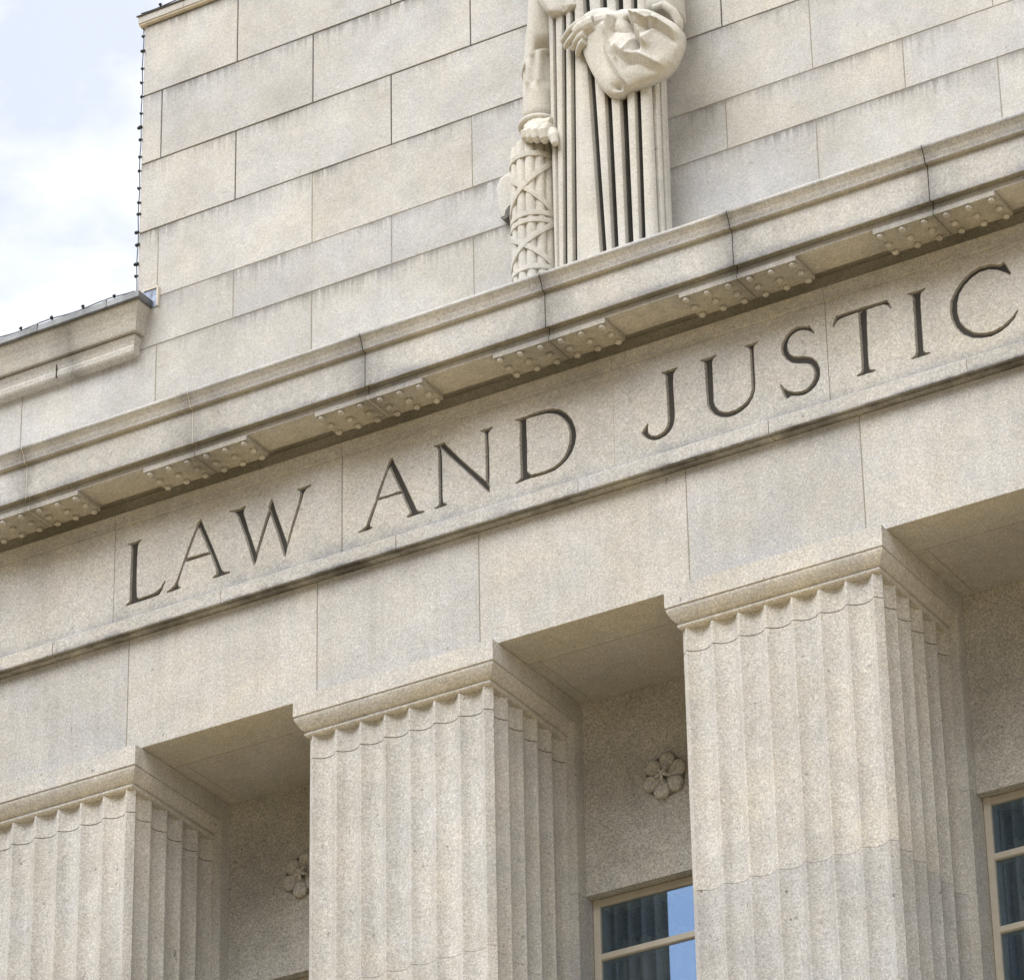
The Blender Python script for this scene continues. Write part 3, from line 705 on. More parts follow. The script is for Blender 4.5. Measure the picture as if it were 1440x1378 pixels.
# the carved panels' fine grid joins the frieze mesh
def join_np(o, parts):
    me = o.data
    nv, nl, nf = len(me.vertices), len(me.loops), len(me.polygons)
    co = np.zeros(nv * 3, np.float32); me.vertices.foreach_get('co', co)
    vi = np.zeros(nl, np.int32); me.loops.foreach_get('vertex_index', vi)
    ls = np.zeros(nf, np.int32); me.polygons.foreach_get('loop_start', ls)
    lt = np.zeros(nf, np.int32); me.polygons.foreach_get('loop_total', lt)
    mi = np.zeros(nf, np.int32); me.polygons.foreach_get('material_index', mi)
    tn = np.zeros(nf, np.float32); me.attributes['tone'].data.foreach_get('value', tn)
    wm = np.zeros(nf, np.float32); me.attributes['warm'].data.foreach_get('value', wm)
    CO, VI, LS, LT, MI, TN, WM = [co.reshape(-1, 3)], [vi], [ls], [lt], [mi], [tn], [wm]
    ov, ol = nv, nl
    for V, F, t, wv in parts:
        CO.append(V); VI.append((F + ov).ravel()); n = len(F)
        LS.append(ol + np.arange(0, 4 * n, 4)); LT.append(np.full(n, 4)); MI.append(np.zeros(n)); TN.append(np.full(n, t)); WM.append(np.full(n, wv))
        ov += len(V); ol += 4 * n
    m2 = bpy.data.meshes.new(me.name)
    CO = np.concatenate(CO).astype(np.float32)
    m2.vertices.add(len(CO)); m2.vertices.foreach_set('co', CO.ravel())
    VI = np.concatenate(VI).astype(np.int32)
    m2.loops.add(len(VI)); m2.loops.foreach_set('vertex_index', VI)
    LS = np.concatenate(LS).astype(np.int32)
    m2.polygons.add(len(LS)); m2.polygons.foreach_set('loop_start', LS); m2.polygons.foreach_set('loop_total', np.concatenate(LT).astype(np.int32))
    for m in me.materials:
        m2.materials.append(m)
    m2.update(calc_edges=True)
    m2.polygons.foreach_set('material_index', np.concatenate(MI).astype(np.int32))
    m2.polygons.foreach_set('use_smooth', [False] * len(LS))
    m2.attributes.new('tone', 'FLOAT', 'FACE').data.foreach_set('value', np.concatenate(TN).astype(np.float32))
    m2.attributes.new('warm', 'FLOAT', 'FACE').data.foreach_set('value', np.concatenate(WM).astype(np.float32))
    o.data = m2
join_np(frieze, fine_parts)
for ch, V, F in letter_jobs:
    o = np_mesh('letter', V, F, [M_carve], frieze, True, tone=t_rand(0.05))
    o['label'] = 'carved dark letter ' + ch

# ------------------------------------------------------------------ architrave
ar = MB()
AJ = [-9.0, -5.0, -3.7, -2.5, -1.3, -0.113, 1.20, 2.28, 3.61, 4.68, 6.0, 7.2, 8.4, 9.6]
ATONE = {4: (-0.06, -0.1), 5: (0.0, 0.08), 6: (-0.035, -0.08), 7: (0.02, 0.08), 8: (-0.03, -0.08), 9: (0.02, 0.0)}
for i, (x0, x1) in enumerate(zip(AJ[:-1], AJ[1:])):
    tn, wm = ATONE.get(i, (t_rand(0.03), t_rand(0.1)))
    ar.block(x0 + 0.002, x1 - 0.002, 0.0, 0.3115, 0.0, 0.7355, c=0.003, tone=tn, warm=wm)
    ar.box(x0 + 0.2, x1 + 0.197, 0.3165, 1.4, 0.0, 0.7355, tone=t_rand(0.04), warm=t_rand(0.1))
ar.box(-9.0, 9.6, 0.006, 1.39, 0.010, 0.70, mi=1)
for xj in AJ[1:-1]:
    ar.box(xj - 0.0019, xj + 0.0019, 0.0018, 0.02, 0.001, 0.73, mi=1)
ar.build('architrave', [M_arch, M_mortar_m], courthouse)

# ------------------------------------------------------------------ columns
O = 0.056                   # abacus overhang
CH = 0.037                  # corner chamfer
HW = WA / 2 - O             # half width of the shaft
Y0 = -0.067 + O             # front of the shaft
YB = 0.835
def flute_side(n, pitch, depth=0.040, flat=0.010, k=9):
    """(u, inset) samples for n concave flutes of the given pitch, arrises rounded."""
    out = []
    for j in range(n):
        u0 = j * pitch
        out.append((u0 + flat * 0.15, 0.0006))
        for t in range(k + 1):
            s = t / k
            out.append((u0 + flat / 2 + (pitch - flat) * s, depth * (1 - (2 * s - 1) ** 2) ** 0.85 + 0.0008))
        out.append((u0 + pitch - flat * 0.15, 0.0006))
    return out
front = flute_side(7, (2 * (HW - CH)) / 7)
side_len = 0.790
side = flute_side(5, side_len / 5)
poly = []
poly.append((-HW, Y0 + CH + side_len))
for u, d in reversed(side):
    poly.append((-HW + d, Y0 + CH + u))
for u, d in front:
    poly.append((-HW + CH + u, Y0 + d))
for u, d in side:
    poly.append((HW - d, Y0 + CH + u))
poly.append((HW, Y0 + CH + side_len))
poly.append((HW, YB))
poly.append((-HW, YB))
core = [(-HW + 0.05, Y0 + 0.05), (HW - 0.05, Y0 + 0.05), (HW - 0.05, YB - 0.01), (-HW + 0.05, YB - 0.01)]

def make_column(k, tones):
    xc = S * k - WA / 2
    root = empty('column', (xc, 0, 0))
    root.parent = courthouse
    sh = MB()
    ZJ = [-0.246, -0.385, -1.792, -3.2, -4.6, -6.0, -7.4, -8.8, -10.2, -11.6, -12.9]
    for i in range(len(ZJ) - 1):
        tn, wm = tones[min(i, len(tones) - 1)]
        g1 = 0.0 if i == 0 else (0.003 if i == 1 else 0.0012)
        g0 = 0.003 if i == 0 else 0.0012
        sh.prism_z(poly, ZJ[i + 1] + g0, ZJ[i] - g1, tone=tn, warm=wm)
    sh.prism_z(core, -12.9, -0.26, mi=1)
    so = sh.build('shaft', [M_col, M_mortar_d], root)
    smooth_by_angle(so, 42)
    sh = MB()
    sh.box(-HW - 0.06, HW + 0.06, Y0 - 0.06, YB, -13.25, -12.9)
    sh.build('plinth', [M_col], root)
    ab = MB()
    pr = [(0.0, -0.003), (0.0, -0.126), (0.003, -0.1285), (0.009, -0.1285), (0.008, -0.133), (0.003, -0.138), (0.006, -0.150), (0.014, -0.168), (0.025, -0.187), (0.037, -0.204), (0.044, -0.211), (0.054, -0.2125), (0.0555, -0.219), (0.051, -0.222),
          (0.047, -0.227), (0.048, -0.234), (0.053, -0.241), (0.060, -0.245), (0.10, -0.2455)]
    h = WA / 2
    rings = []
    for o, z in pr:
        rings.append([(-h + o, 0.8145, z), (-h + o, -0.067 + o, z), (h - o, -0.067 + o, z), (h - o, 0.8145, z)])
    V = [p for r in rings for p in r]
    F = []
    for r in range(len(rings) - 1):
        for i in range(3):
            F.append((r * 4 + i, r * 4 + i + 1, r * 4 + 4 + i + 1, r * 4 + 4 + i))
        F.append((r * 4 + 3, r * 4, r * 4 + 4, r * 4 + 7))
    F.append((0, 1, 2, 3))
    e = (len(rings) - 1) * 4
    F.append((e + 3, e + 2, e + 1, e))
    ab.add(V, F, tone=tones[0][0] + 0.02, warm=tones[0][1] + 0.05)
    ab.build('abacus', [M_arch], root)
    return root

make_column(0, [(-0.01, -0.05), (-0.05, -0.05), (-0.05, 0.0), (-0.05, 0.0)])
make_column(1, [(0.01, 0.0), (-0.02, -0.02), (-0.02, 0.0), (0.0, 0.0)])
make_column(2, [(0.02, 0.10), (0.0, 0.06), (-0.10, -0.18), (-0.05, 0.0)])
make_column(-1, [(0.0, 0.0), (0.0, 0.0)])
make_column(3, [(0.0, 0.0), (0.0, 0.0)])

# pilasters behind the columns, recessed bays with windows and rosettes
pm = MB()
for k in range(-1, 4):
    x1 = S * k
    x0 = x1 - WA
    zj = [-0.001, -1.198, -2.6, -4.0, -5.4, -6.8, -8.2, -9.6, -11.0, -13.25]
    for za, zb in zip(zj[:-1], zj[1:]):
        pm.box(x0, x1, 0.816, 1.4, zb + 0.0015, za - 0.0015, tone=t_rand(0.05), warm=t_rand(0.1))
    pm.box(x0 + 0.005, x1 - 0.005, 0.821, 1.39, -13.25, -0.01, mi=1)
pm.build('pilaster', [M_col, M_mortar_m], courthouse)

for k in range(-1, 3):
    x0, x1 = S * k, S * k + S - WA
    bw = MB()
    bw.box(x0 + 0.001, x1 - 0.001, 0.905, 1.4, -1.188, -0.001, tone=t_rand(0.04), warm=t_rand(0.1))
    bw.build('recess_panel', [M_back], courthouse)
    bw = MB()
    bw.box(x0 + 0.001, x1 - 0.001, 0.905, 1.4, -13.25, -5.6, tone=t_rand(0.04))
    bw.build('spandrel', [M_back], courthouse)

def rosette_mb():
    """Six cupped petals round a small raised star, cut in one piece with the panel."""
    m = MB()
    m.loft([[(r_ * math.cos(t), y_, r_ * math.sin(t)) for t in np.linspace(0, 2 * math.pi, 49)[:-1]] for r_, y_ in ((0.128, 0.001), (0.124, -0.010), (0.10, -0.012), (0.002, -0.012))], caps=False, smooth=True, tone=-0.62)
    for k in range(6):
        th = rad(60 * k + 18)
        er, et = Vector((math.cos(th), 0, math.sin(th))), Vector((-math.sin(th), 0, math.cos(th)))
        rings = []
        for r_i in range(11):
            a = (math.pi / 2) * r_i / 10
            ring = []
            for i in range(28):
                b = 2 * math.pi * i / 28
                u, w_ = math.cos(b) * math.cos(a), math.sin(b) * math.cos(a)
                wide = 0.045 + 0.023 * u                      # broader towards the rim
                rr = 0.078 + 0.063 * u * (1 - 0.16 * w_ * w_)
                h_ = 0.046 * math.sin(a) ** 0.6 * (0.80 + 0.22 * u) - 0.016 * math.exp(-((u * 1.3) ** 2 + (w_ * 1.6) ** 2)) * math.sin(a)
                p = er * rr + et * (wide * w_)
                ring.append((p.x, -max(h_, 0.0) - 0.0008, p.z))
            rings.append(ring)
        m.loft(rings, smooth=True, tone=0.06)
    for k in range(5):
        th = rad(72 * k + 50)
        d = Vector((math.cos(th), 0, math.sin(th)))
        m.tube([d * 0.004 + Vector((0, -0.048, 0)), d * 0.03 + Vector((0, -0.047, 0)), d * 0.055 + Vector((0, -0.038, 0))], [0.009, 0.011, 0.004], seg=8, tone=0.08)
    m.ball((0, -0.046, 0), (0.015, 0.012, 0.015), 14, 8, tone=0.04)
    return m
ros = None
for k in range(0, 3):
    x = S * k + (S - WA) / 2 - 0.014
    if ros is None:
        ros = rosette_mb().build('rosette', [M_back], courthouse)
        o = ros
    else:
        o = ros.copy()
        col.objects.link(o)
        o.parent = courthouse
    o.location = (x, 0.9045, -0.588)
if True:
    o = ros.copy()
    col.objects.link(o)
    o.parent = courthouse
    o.location = (S * -1 + (S - WA) / 2 - 0.014, 0.9045, -0.588)

def make_window(k):
    x0 = S * k
    w = S - WA
    root = empty('window', (x0, 0, 0))
    root.parent = courthouse
    fr = MB()
    zt, zb = -1.189, -5.6
    fw = 0.045
    def bar(xa, xb, za, zc, y0=0.968, y1=1.04):
        c = 0.007
        prof = [(y1, za), (y0 + c, za), (y0, za + c), (y0, zc - c), (y0 + c, zc), (y1, zc)]
        fr.prism_x(prof, xa, xb)
    def stile(xa, xb, za, zc, y0=0.968, y1=1.04):
        c = 0.007
        fr.prism_z([(xa, y1), (xa, y0 + c), (xa + c, y0), (xb - c, y0), (xb, y0 + c), (xb, y1)], za, zc)
    stile(0.001, fw, zb, zt)
    stile(w - fw, w - 0.001, zb, zt)
    bar(fw, w - fw, zt - fw, zt, 0.970)
    z = -1.516
    while z > zb + 0.3:
        bar(fw, w - fw, z - 0.043, z, 0.974)
        z -= 0.42
    fr.build('frame', [M_frame], root)
    gl = MB()
    gl.box(fw - 0.005, w - fw + 0.005, 0.990, 0.994, zb, zt - 0.02)
    gl.build('pane', [M_glass], root)
    cu = MB()
    n = 110
    A, B = [], []
    for i in range(n + 1):
        t = i / n
        ph = t * 2 * math.pi * 9.5 + 0.9 * math.sin(t * 9 + k)
        y = 1.20 + 0.035 * math.sin(ph) + 0.012 * math.sin(ph * 2.3 + 1)
        x = 0.02 + (w - 0.04) * t
        A.append((x, y, zt - 0.02))
        B.append((x, y + 0.01, zb))
    cu.loft([A, B], closed=False, caps=False, smooth=True)
    A = [(p[0], p[1] - 0.02 - 0.0, p[2]) for p in A]
    B2 = [(p[0], p[1] - 0.005, zt - 0.19) for p in A]
    cu.loft([A, B2], closed=False, caps=False, smooth=True, mi=1)
    cu.build('curtain', [M_curtain, M_room], root)
    rm = MB()
    rm.box(0.0, w, 1.35, 1.39, zb, zt)
    rm.build('room_backing', [M_room], root)
    return root
for k in range(-1, 3):
    make_window(k)
# ------------------------------------------------------------------ statue on the cornice
statue = empty('statue', (3.2, -0.05, 2.03))
tag(statue, 'pale stone statue of a robed figure gripping a bundle of rods, standing on the cornice', 'statue')
def sbuild(mb, name, mats, parent=statue):
    o = mb.build(name, mats)
    o.parent = parent
    o.matrix_parent_inverse = Matrix.Translation(-Vector((3.2, -0.05, 2.03))) if parent is statue else Matrix.Identity(4)
    return o

# robe: one shell whose deep pleats are cut square between rounded folds
GROOVES = [  # (path position x at z = 3.3, at z = 2.5, width, depth); past 3.5 the path turns round the right-hand side
    (2.972, 3.008, 0.018, 0.06), (3.029, 3.050, 0.015, 0.05), (3.090, 3.076, 0.018, 0.08), (3.216, 3.244, 0.028, 0.095), (3.318, 3.329, 0.028, 0.095),
    (3.417, 3.423, 0.032, 0.10), (3.508, 3.507, 0.024, 0.09), (3.608, 3.612, 0.011, 0.055), (3.668, 3.668, 0.008, 0.04)]
GROOVES[1] = (3.029, 3.012, 0.016, 0.06)
GROOVES[0] = (2.962, 2.952, 0.014, 0.05)
PATH = [Vector(p) for p in ((2.90, 0.12), (2.895, 0.04), (2.89, -0.06), (2.895, -0.12), (2.915, -0.17), (2.95, -0.195), (2.99, -0.205), (3.10, -0.21), (3.25, -0.213), (3.40, -0.21), (3.50, -0.205),
        (3.535, -0.200), (3.570, -0.183), (3.592, -0.150), (3.602, -0.105), (3.604, -0.06), (3.596, -0.01), (3.575, 0.03), (3.54, 0.075), (3.50, 0.12))]
PL = [0.0]
for p0, p1 in zip(PATH[:-1], PATH[1:]):
    PL.append(PL[-1] + (p1 - p0).length)
S0 = PL[6] - 2.99                      # along the front, arc length = x + S0
def path_at(sv):
    sv = max(0.0, min(PL[-1] - 1e-6, sv))
    i = max(k for k in range(len(PL) - 1) if PL[k] <= sv)
    t = (sv - PL[i]) / (PL[i + 1] - PL[i])
    p = PATH[i].lerp(PATH[i + 1], t)
    d = (PATH[i + 1] - PATH[i]).normalized()
    return p, Vector((-d.y, d.x))      # normal pointing into the stone
def robe_ring(z):
    t = (z - 2.5) / 0.8
    samples = []                       # (arc position, inset, flag for painted groove shade)
    edge = 0.0
    cs = [(g[1] + (g[0] - g[1]) * t + S0, g[2] * 0.66, g[3]) for g in GROOVES]
    bounds = [0.0]
    for c, hw, dep in cs:
        bounds += [c - hw - 0.004, c + hw + 0.004]
    bounds.append(PL[-1])
    for k in range(0, len(bounds), 2):
        b0, b1 = bounds[k], bounds[k + 1]
        m = 24 if k in (0, len(bounds) - 2) else 12
        for q in range(m + 1):
            u = q / m
            bulge = 0.0 if k == 0 else 0.013 * math.sin(math.pi * u) ** 0.8 * min(1.0, (b1 - b0) / 0.09)
            if k == 6:
                bulge *= 1.4
            if k == len(bounds) - 2:
                bulge = 0.0
            samples.append((b0 + (b1 - b0) * u, -bulge, 0))
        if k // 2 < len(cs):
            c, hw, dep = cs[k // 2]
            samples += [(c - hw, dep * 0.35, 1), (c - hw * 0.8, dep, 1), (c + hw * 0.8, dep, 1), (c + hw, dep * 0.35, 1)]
    ring, groove_shade = [], []
    for sv, ins, dflag in samples:
        p, nrm = path_at(sv)
        q = p + nrm * ins
        ring.append((q.x, q.y, z))
        groove_shade.append(dflag)
    return ring, groove_shade
r = MB()
for za, zb in ((2.0, 2.772), (2.7730, 3.60), (3.6012, 4.35)):
    zs = np.linspace(za, zb, 12)
    rr = [robe_ring(z) for z in zs]
    rings = [q[0] for q in rr]
    groove_shade = rr[0][1]
    n = len(groove_shade)
    V = [p for q in rings for p in q]
    for flag in (0, 1):
        F = []
        for k in range(len(rings) - 1):
            for i in range(n - 1):
                d = 1 if (groove_shade[i] and groove_shade[i + 1]) else 0  # groove faces take the dark colour, so their shade is painted in
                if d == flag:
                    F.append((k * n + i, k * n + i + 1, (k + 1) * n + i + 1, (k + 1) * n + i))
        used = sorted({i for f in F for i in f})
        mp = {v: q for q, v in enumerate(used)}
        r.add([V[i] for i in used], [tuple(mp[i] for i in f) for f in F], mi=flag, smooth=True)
    r.add(rings[0], [tuple(range(n))])
    r.add(rings[-1], [tuple(range(n))])
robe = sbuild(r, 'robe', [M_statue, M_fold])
bm = bmesh.new()
bm.from_mesh(robe.data)
bmesh.ops.remove_doubles(bm, verts=bm.verts, dist=1e-5)
bmesh.ops.recalc_face_normals(bm, faces=bm.faces)
bm.to_mesh(robe.data)
bm.free()
smooth_by_angle(robe, 40)

def seg_dist(p, poly):
    best = 9
    for (x0, z0), (x1, z1) in zip(poly[:-1], poly[1:]):
        ex, ez = x1 - x0, z1 - z0
        t = max(0, min(1, ((p[0] - x0) * ex + (p[1] - z0) * ez) / (ex * ex + ez * ez)))
        best = min(best, math.hypot(p[0] - x0 - t * ex, p[1] - z0 - t * ez))
    return best

def relief(outline, centre, y_edge, height, y_back, folds=(), n_ring=26, per=160, power=0.5):
    """Cushion-shaped carving over a star-shaped outline with ridges and creases, closed at the back."""
    pts = [Vector(p) for p in outline]
    L_ = [0]
    for i in range(len(pts)):
        L_.append(L_[-1] + (pts[(i + 1) % len(pts)] - pts[i]).length)
    bnd = []
    for k in range(per):
        s = L_[-1] * k / per
        i = max(j for j in range(len(pts)) if L_[j] <= s)
        t = (s - L_[i]) / (L_[i + 1] - L_[i])
        bnd.append(pts[i].lerp(pts[(i + 1) % len(pts)], t))
    for _ in range(1):
        bnd = [(bnd[i - 1] + bnd[i] * 2 + bnd[(i + 1) % per]) / 4 for i in range(per)]
    c = Vector(centre)
    rings = [[(p.x, y_back, p.y) for p in bnd]]
    for k in range(n_ring + 1):
        t = math.cos(math.pi / 2 * k / n_ring)
        t = max(t, 0.012)
        ring = []
        for p in bnd:
            q = c + (p - c) * t
            h = height * (1 - t * t) ** power
            for line, amp, wd in folds:
                h += amp * math.exp(-(seg_dist(q, line) / wd) ** 1.05) * min(1, (1 - t * t) * 4)
            ring.append((q.x, y_edge - h, q.y))
        rings.append(ring)
    m = MB()
    m.loft(rings, smooth=True)
    return m
sl = relief(SLEEVE_OUTLINE, (3.50, 3.50), -0.235, 0.088, -0.195, n_ring=64, per=300, power=0.34,
            folds=[(SLEEVE_RIDGE, 0.055, 0.020), (SLEEVE_CREASE, -0.065, 0.018), ([(x + 0.05, z + 0.012) for x, z in SLEEVE_CREASE], 0.045, 0.024), (SLEEVE_ROLL, 0.05, 0.022), ([(x - 0.02, z - 0.05) for x, z in SLEEVE_ROLL], -0.03, 0.022),
                   (SLEEVE_CREASE_B, -0.022, 0.03), (SLEEVE_RIDGE_C, 0.032, 0.030), ([(x, z - 0.065) for x, z in SLEEVE_RIDGE_C], -0.02, 0.03), (SLEEVE_CREASE_D, -0.05, 0.015), ([(3.36, 3.62), (3.40, 3.50), (3.43, 3.36)], 0.022, 0.016), ([(3.62, 3.60), (3.58, 3.50), (3.50, 3.38)], 0.024, 0.018), ([(3.70, 3.58), (3.68, 3.46), (3.60, 3.36)], 0.020, 0.018), ([(3.66, 3.58), (3.63, 3.47), (3.55, 3.36)], -0.020, 0.014),
                   ([(x + 0.025, z - 0.03) for x, z in SLEEVE_RIDGE], -0.03, 0.022), ([(x - 0.035, z) for x, z in SLEEVE_RIDGE], -0.025, 0.03)])
sbuild(sl, 'sleeve', [M_statue])
# sleeve opening at the elbow: looped hem band and the upper sleeve above it
hb = MB()
hb.tube([(3.655, -0.245, 3.665), (3.725, -0.25, 3.655), (3.775, -0.235, 3.60), (3.80, -0.21, 3.53), (3.795, -0.20, 3.47)], [0.018, 0.024, 0.026, 0.026, 0.02], seg=12)
sbuild(hb, 'sleeve_hem', [M_statue])
us = MB()
def ell_ring(cx, cy, cz, rx, ry, tilt=0.0, n=28, wob=0.0, wn=5):
    out = []
    for i in range(n):
        a = 2 * math.pi * i / n
        k = 1 + wob * math.sin(a * wn)
        x, y = rx * k * math.cos(a), ry * k * math.sin(a)
        out.append((cx + x, cy + y, cz + tilt * x + 0.35 * tilt * y))
    return out
us.loft([ell_ring(3.665, -0.10, 3.66, 0.098, 0.13, -0.25), ell_ring(3.66, -0.10, 3.70, 0.108, 0.14, -0.25), ell_ring(3.645, -0.09, 3.85, 0.11, 0.14, -0.1, wob=0.02),
         ell_ring(3.62, -0.07, 4.05, 0.115, 0.14, 0, wob=0.03), ell_ring(3.58, -0.06, 4.3, 0.12, 0.15, 0, wob=0.02), ell_ring(3.50, -0.05, 4.52, 0.10, 0.14, 0.2)], smooth=True)
sbuild(us, 'upper_sleeve', [M_statue])

# overfold of the mantle hanging at the waist
of = relief(OVERFOLD, (2.99, 3.93), -0.205, 0.045, -0.12, power=0.22, folds=[([(2.93, 4.0), (3.0, 3.84)], 0.02, 0.03), ([(3.05, 4.0), (3.06, 3.87)], -0.02, 0.02)], n_ring=12, per=80)
sbuild(of, 'overfold', [M_statue])

def remeshed(mb, name, mats, voxel=0.005, smooth_it=6):
    tmp = mb.build(name + '_draft', mats)
    md = tmp.modifiers.new('r', 'REMESH')
    md.mode = 'VOXEL'
    md.voxel_size = voxel
    sm = tmp.modifiers.new('s', 'SMOOTH')
    sm.iterations = smooth_it
    sm.factor = 0.5
    dg = bpy.context.evaluated_depsgraph_get()
    me = bpy.data.meshes.new_from_object(tmp.evaluated_get(dg))
    me.name = name
    bpy.data.objects.remove(tmp)
    me.materials.clear()
    for m in mats:
        me.materials.append(m)
    me.polygons.foreach_set('material_index', [0] * len(me.polygons))
    me.polygons.foreach_set('use_smooth', [True] * len(me.polygons))
    o = bpy.data.objects.new(name, me)
    col.objects.link(o)
    o.parent = statue
    o.matrix_parent_inverse = Matrix.Translation(-Vector((3.2, -0.05, 2.03)))
    return o

# hand at the waist: four fingers, thumb and back of the hand emerging from the sleeve
h = MB()
fd = [HAND_FINGER_0, HAND_FINGER_1, HAND_FINGER_2, HAND_FINGER_3]
fy = [-0.315, -0.318, -0.312, -0.30]
for f, y in zip(fd, fy):
    n = len(f)
    pts = [(x, y + 0.045 * (i / (n - 1)) ** 1.5, z) for i, (x, z) in enumerate(f)]
    h.tube(pts, [0.027 - 0.010 * i / (n - 1) for i in range(n)], seg=10)
    h.ball(pts[-1], 0.018, 10, 6)
h.tube([(3.29, -0.285, 3.66), (3.24, -0.29, 3.655), (3.20, -0.295, 3.645), (3.165, -0.295, 3.63)], [0.06, 0.058, 0.052, 0.038], seg=12)
h.tube([(3.25, -0.25, 3.72), (3.18, -0.262, 3.715), (3.12, -0.262, 3.69), (3.075, -0.255, 3.665)], [0.028, 0.026, 0.022, 0.016], seg=10)
h.tube([(3.36, -0.25, 3.68), (3.29, -0.275, 3.67)], [0.055, 0.055], seg=12)
remeshed(h, 'resting_hand', [M_statue], 0.004, 2)

# hanging arm in its long sleeve
ar_ = MB()
AX = [(4.50, 2.93, 0.14), (4.25, 2.87, 0.135), (4.0, 2.835, 0.108), (3.85, 2.812, 0.106), (3.72, 2.797, 0.107), (3.672, 2.792, 0.112), (3.660, 2.791, 0.113), (3.652, 2.791, 0.108), (3.650, 2.790, 0.092), (3.60, 2.789, 0.090),
      (3.52, 2.787, 0.092), (3.505, 2.786, 0.094), (3.497, 2.786, 0.101), (3.43, 2.786, 0.101), (3.33, 2.785, 0.104), (3.262, 2.786, 0.108)]
rings = []
for z, x, rx in AX:
    fold = 0.085 if 3.50 < z < 3.651 else (0.03 if z > 3.66 else 0.006)
    ring = []
    for i in range(48):
        a = 2 * math.pi * i / 48
        kk = 1 + fold * math.sin(a * (8 if z < 3.66 else 5) + 0.6 + z * 0.8)
        ring.append((x + rx * kk * math.cos(a), -0.055 + 0.125 * kk * math.sin(a), z + 0.55 * rx * math.cos(a) * (1 if 3.64 < z < 3.70 else 0.5 if 3.64 < z < 3.75 else 0.0) - 0.35 * rx * math.sin(a) * (1 if 3.64 < z < 3.70 else 0)))
    rings.append(ring)
ar_.loft(rings, smooth=True)
sbuild(ar_, 'arm', [M_statue])
cf = MB()
ring_pts = [(2.786 + 0.112 * math.cos(t), -0.06 + 0.132 * math.sin(t), 3.247) for t in np.linspace(0, 2 * math.pi, 33)]
cf.tube(ring_pts, 0.021, seg=10)
sbuild(cf, 'cuff', [M_statue])

fi = MB()
ff = [FIST_FINGER_0, FIST_FINGER_1, FIST_FINGER_2, FIST_FINGER_3]
FR = [0.023, 0.026, 0.027, 0.029]
for f, rr in zip(ff, FR):
    (x0, z0), (x1, z1), (x2, z2) = f
    pts = [(x0, -0.17, z0 + 0.01), (x0, -0.225, z0 - 0.01), (x1, -0.25, z1), (x2, -0.245, z2 + 0.012), (x2, -0.215, z2 - 0.004)]
    fi.tube(pts, [rr * 0.95, rr * 1.05, rr * 0.95, rr * 0.92, rr * 0.75], seg=12)
    fi.ball((x2, -0.236, z2 + 0.002), rr * 0.88, 10, 6)
th = FIST_FINGER_4
pts = [(th[0][0] - 0.06, -0.17, th[0][1] + 0.01), (th[1][0] - 0.035, -0.205, th[1][1] + 0.015), (th[2][0] - 0.025, -0.235, th[2][1] + 0.01), (th[3][0] - 0.018, -0.24, th[3][1] + 0.01)]
fi.tube(pts, [0.036, 0.037, 0.031, 0.022], seg=12)
fi.ball(pts[-1], 0.024, 10, 6)
fi.tube([(2.79, -0.07, 3.27), (2.80, -0.11, 3.20), (2.82, -0.14, 3.13)], [0.085, 0.095, 0.092], seg=16)
fi.tube([(2.75, -0.165, 3.185), (2.93, -0.175, 3.155)], [0.042, 0.05], seg=12)
remeshed(fi, 'gripping_hand', [M_statue], 0.0042, 1)

# bundle of rods with straps and an axe blade
FX, FY, FR_ = 2.745, -0.08, 0.142
fa = MB()
NR = 13
for i in range(NR):
    a = 2 * math.pi * (i + 0.35) / NR
    rr = FR_ * math.pi / NR * 0.93
    cx_, cy_ = FX + (FR_ - rr * 0.95) * math.cos(a), FY + (FR_ - rr * 0.95) * math.sin(a)
    top = 3.085 + 0.012 * math.sin(i * 2.3)
    flare = 0.004
    rings = []
    for z, k in ((1.99, 1.0), (2.6, 1.0), (top - 0.012, 0.985), (top, 0.8)):
        rings.append([(cx_ + rr * k * math.cos(t), cy_ + rr * k * math.sin(t), z) for t in np.linspace(0, 2 * math.pi, 13)[:-1]])
    fa.loft(rings, smooth=True)
fa.prism_z([(FX + (FR_ - 0.030) * math.cos(t), FY + (FR_ - 0.030) * math.sin(t)) for t in np.linspace(0, 2 * math.pi, 25)[:-1]], 1.99, 3.05, mi=1)  # dark core paints the shade between the rods
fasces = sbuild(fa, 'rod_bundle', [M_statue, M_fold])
smooth_by_angle(fasces, 40)
def strap(path, wd=0.036, th_=0.005):
    m = MB()
    rings = []
    n = len(path)
    for i in range(n):
        a, z = path[i]
        a2, z2 = path[min(i + 1, n - 1)]
        a1, z1 = path[max(i - 1, 0)]
        tx, tz = (a2 - a1) * FR_, z2 - z1
        l = math.hypot(tx, tz)
        nx_, nz_ = -tz / l, tx / l
        ring = []
        for s, rad_ in ((-1, FR_ - 0.012), (-0.97, FR_ + th_ * 0.9), (0, FR_ + th_), (0.97, FR_ + th_ * 0.9), (1, FR_ - 0.012)):
            aa = a + nx_ * s * wd / 2 / FR_
            ring.append((FX + rad_ * math.sin(aa), FY - rad_ * math.cos(aa), z + nz_ * s * wd / 2))
        rings.append(ring)
    m.loft(rings, closed=True, caps=True, smooth=False)
    o = m.build('strap', [M_statue])
    o.parent = fasces
    o.matrix_parent_inverse = Matrix.Identity(4)
    return o
Z1, Z2, Z3 = 2.985, 2.555, 2.215
for z in (Z1, Z2 + 0.024, Z2 - 0.024, Z3):
    strap([(a, z) for a in np.linspace(-math.pi, math.pi, 73)], 0.032)
for za, zb in ((Z1, Z2), (Z2, Z3 - 0.02)):
    strap([(rad(95) * (1 - 2 * t), za + (zb - za) * t) for t in np.linspace(0, 1, 41)], 0.034, 0.008)
    strap([(rad(-95) * (1 - 2 * t), za + (zb - za) * t) for t in np.linspace(0, 1, 41)], 0.034, 0.005)
ax = MB()
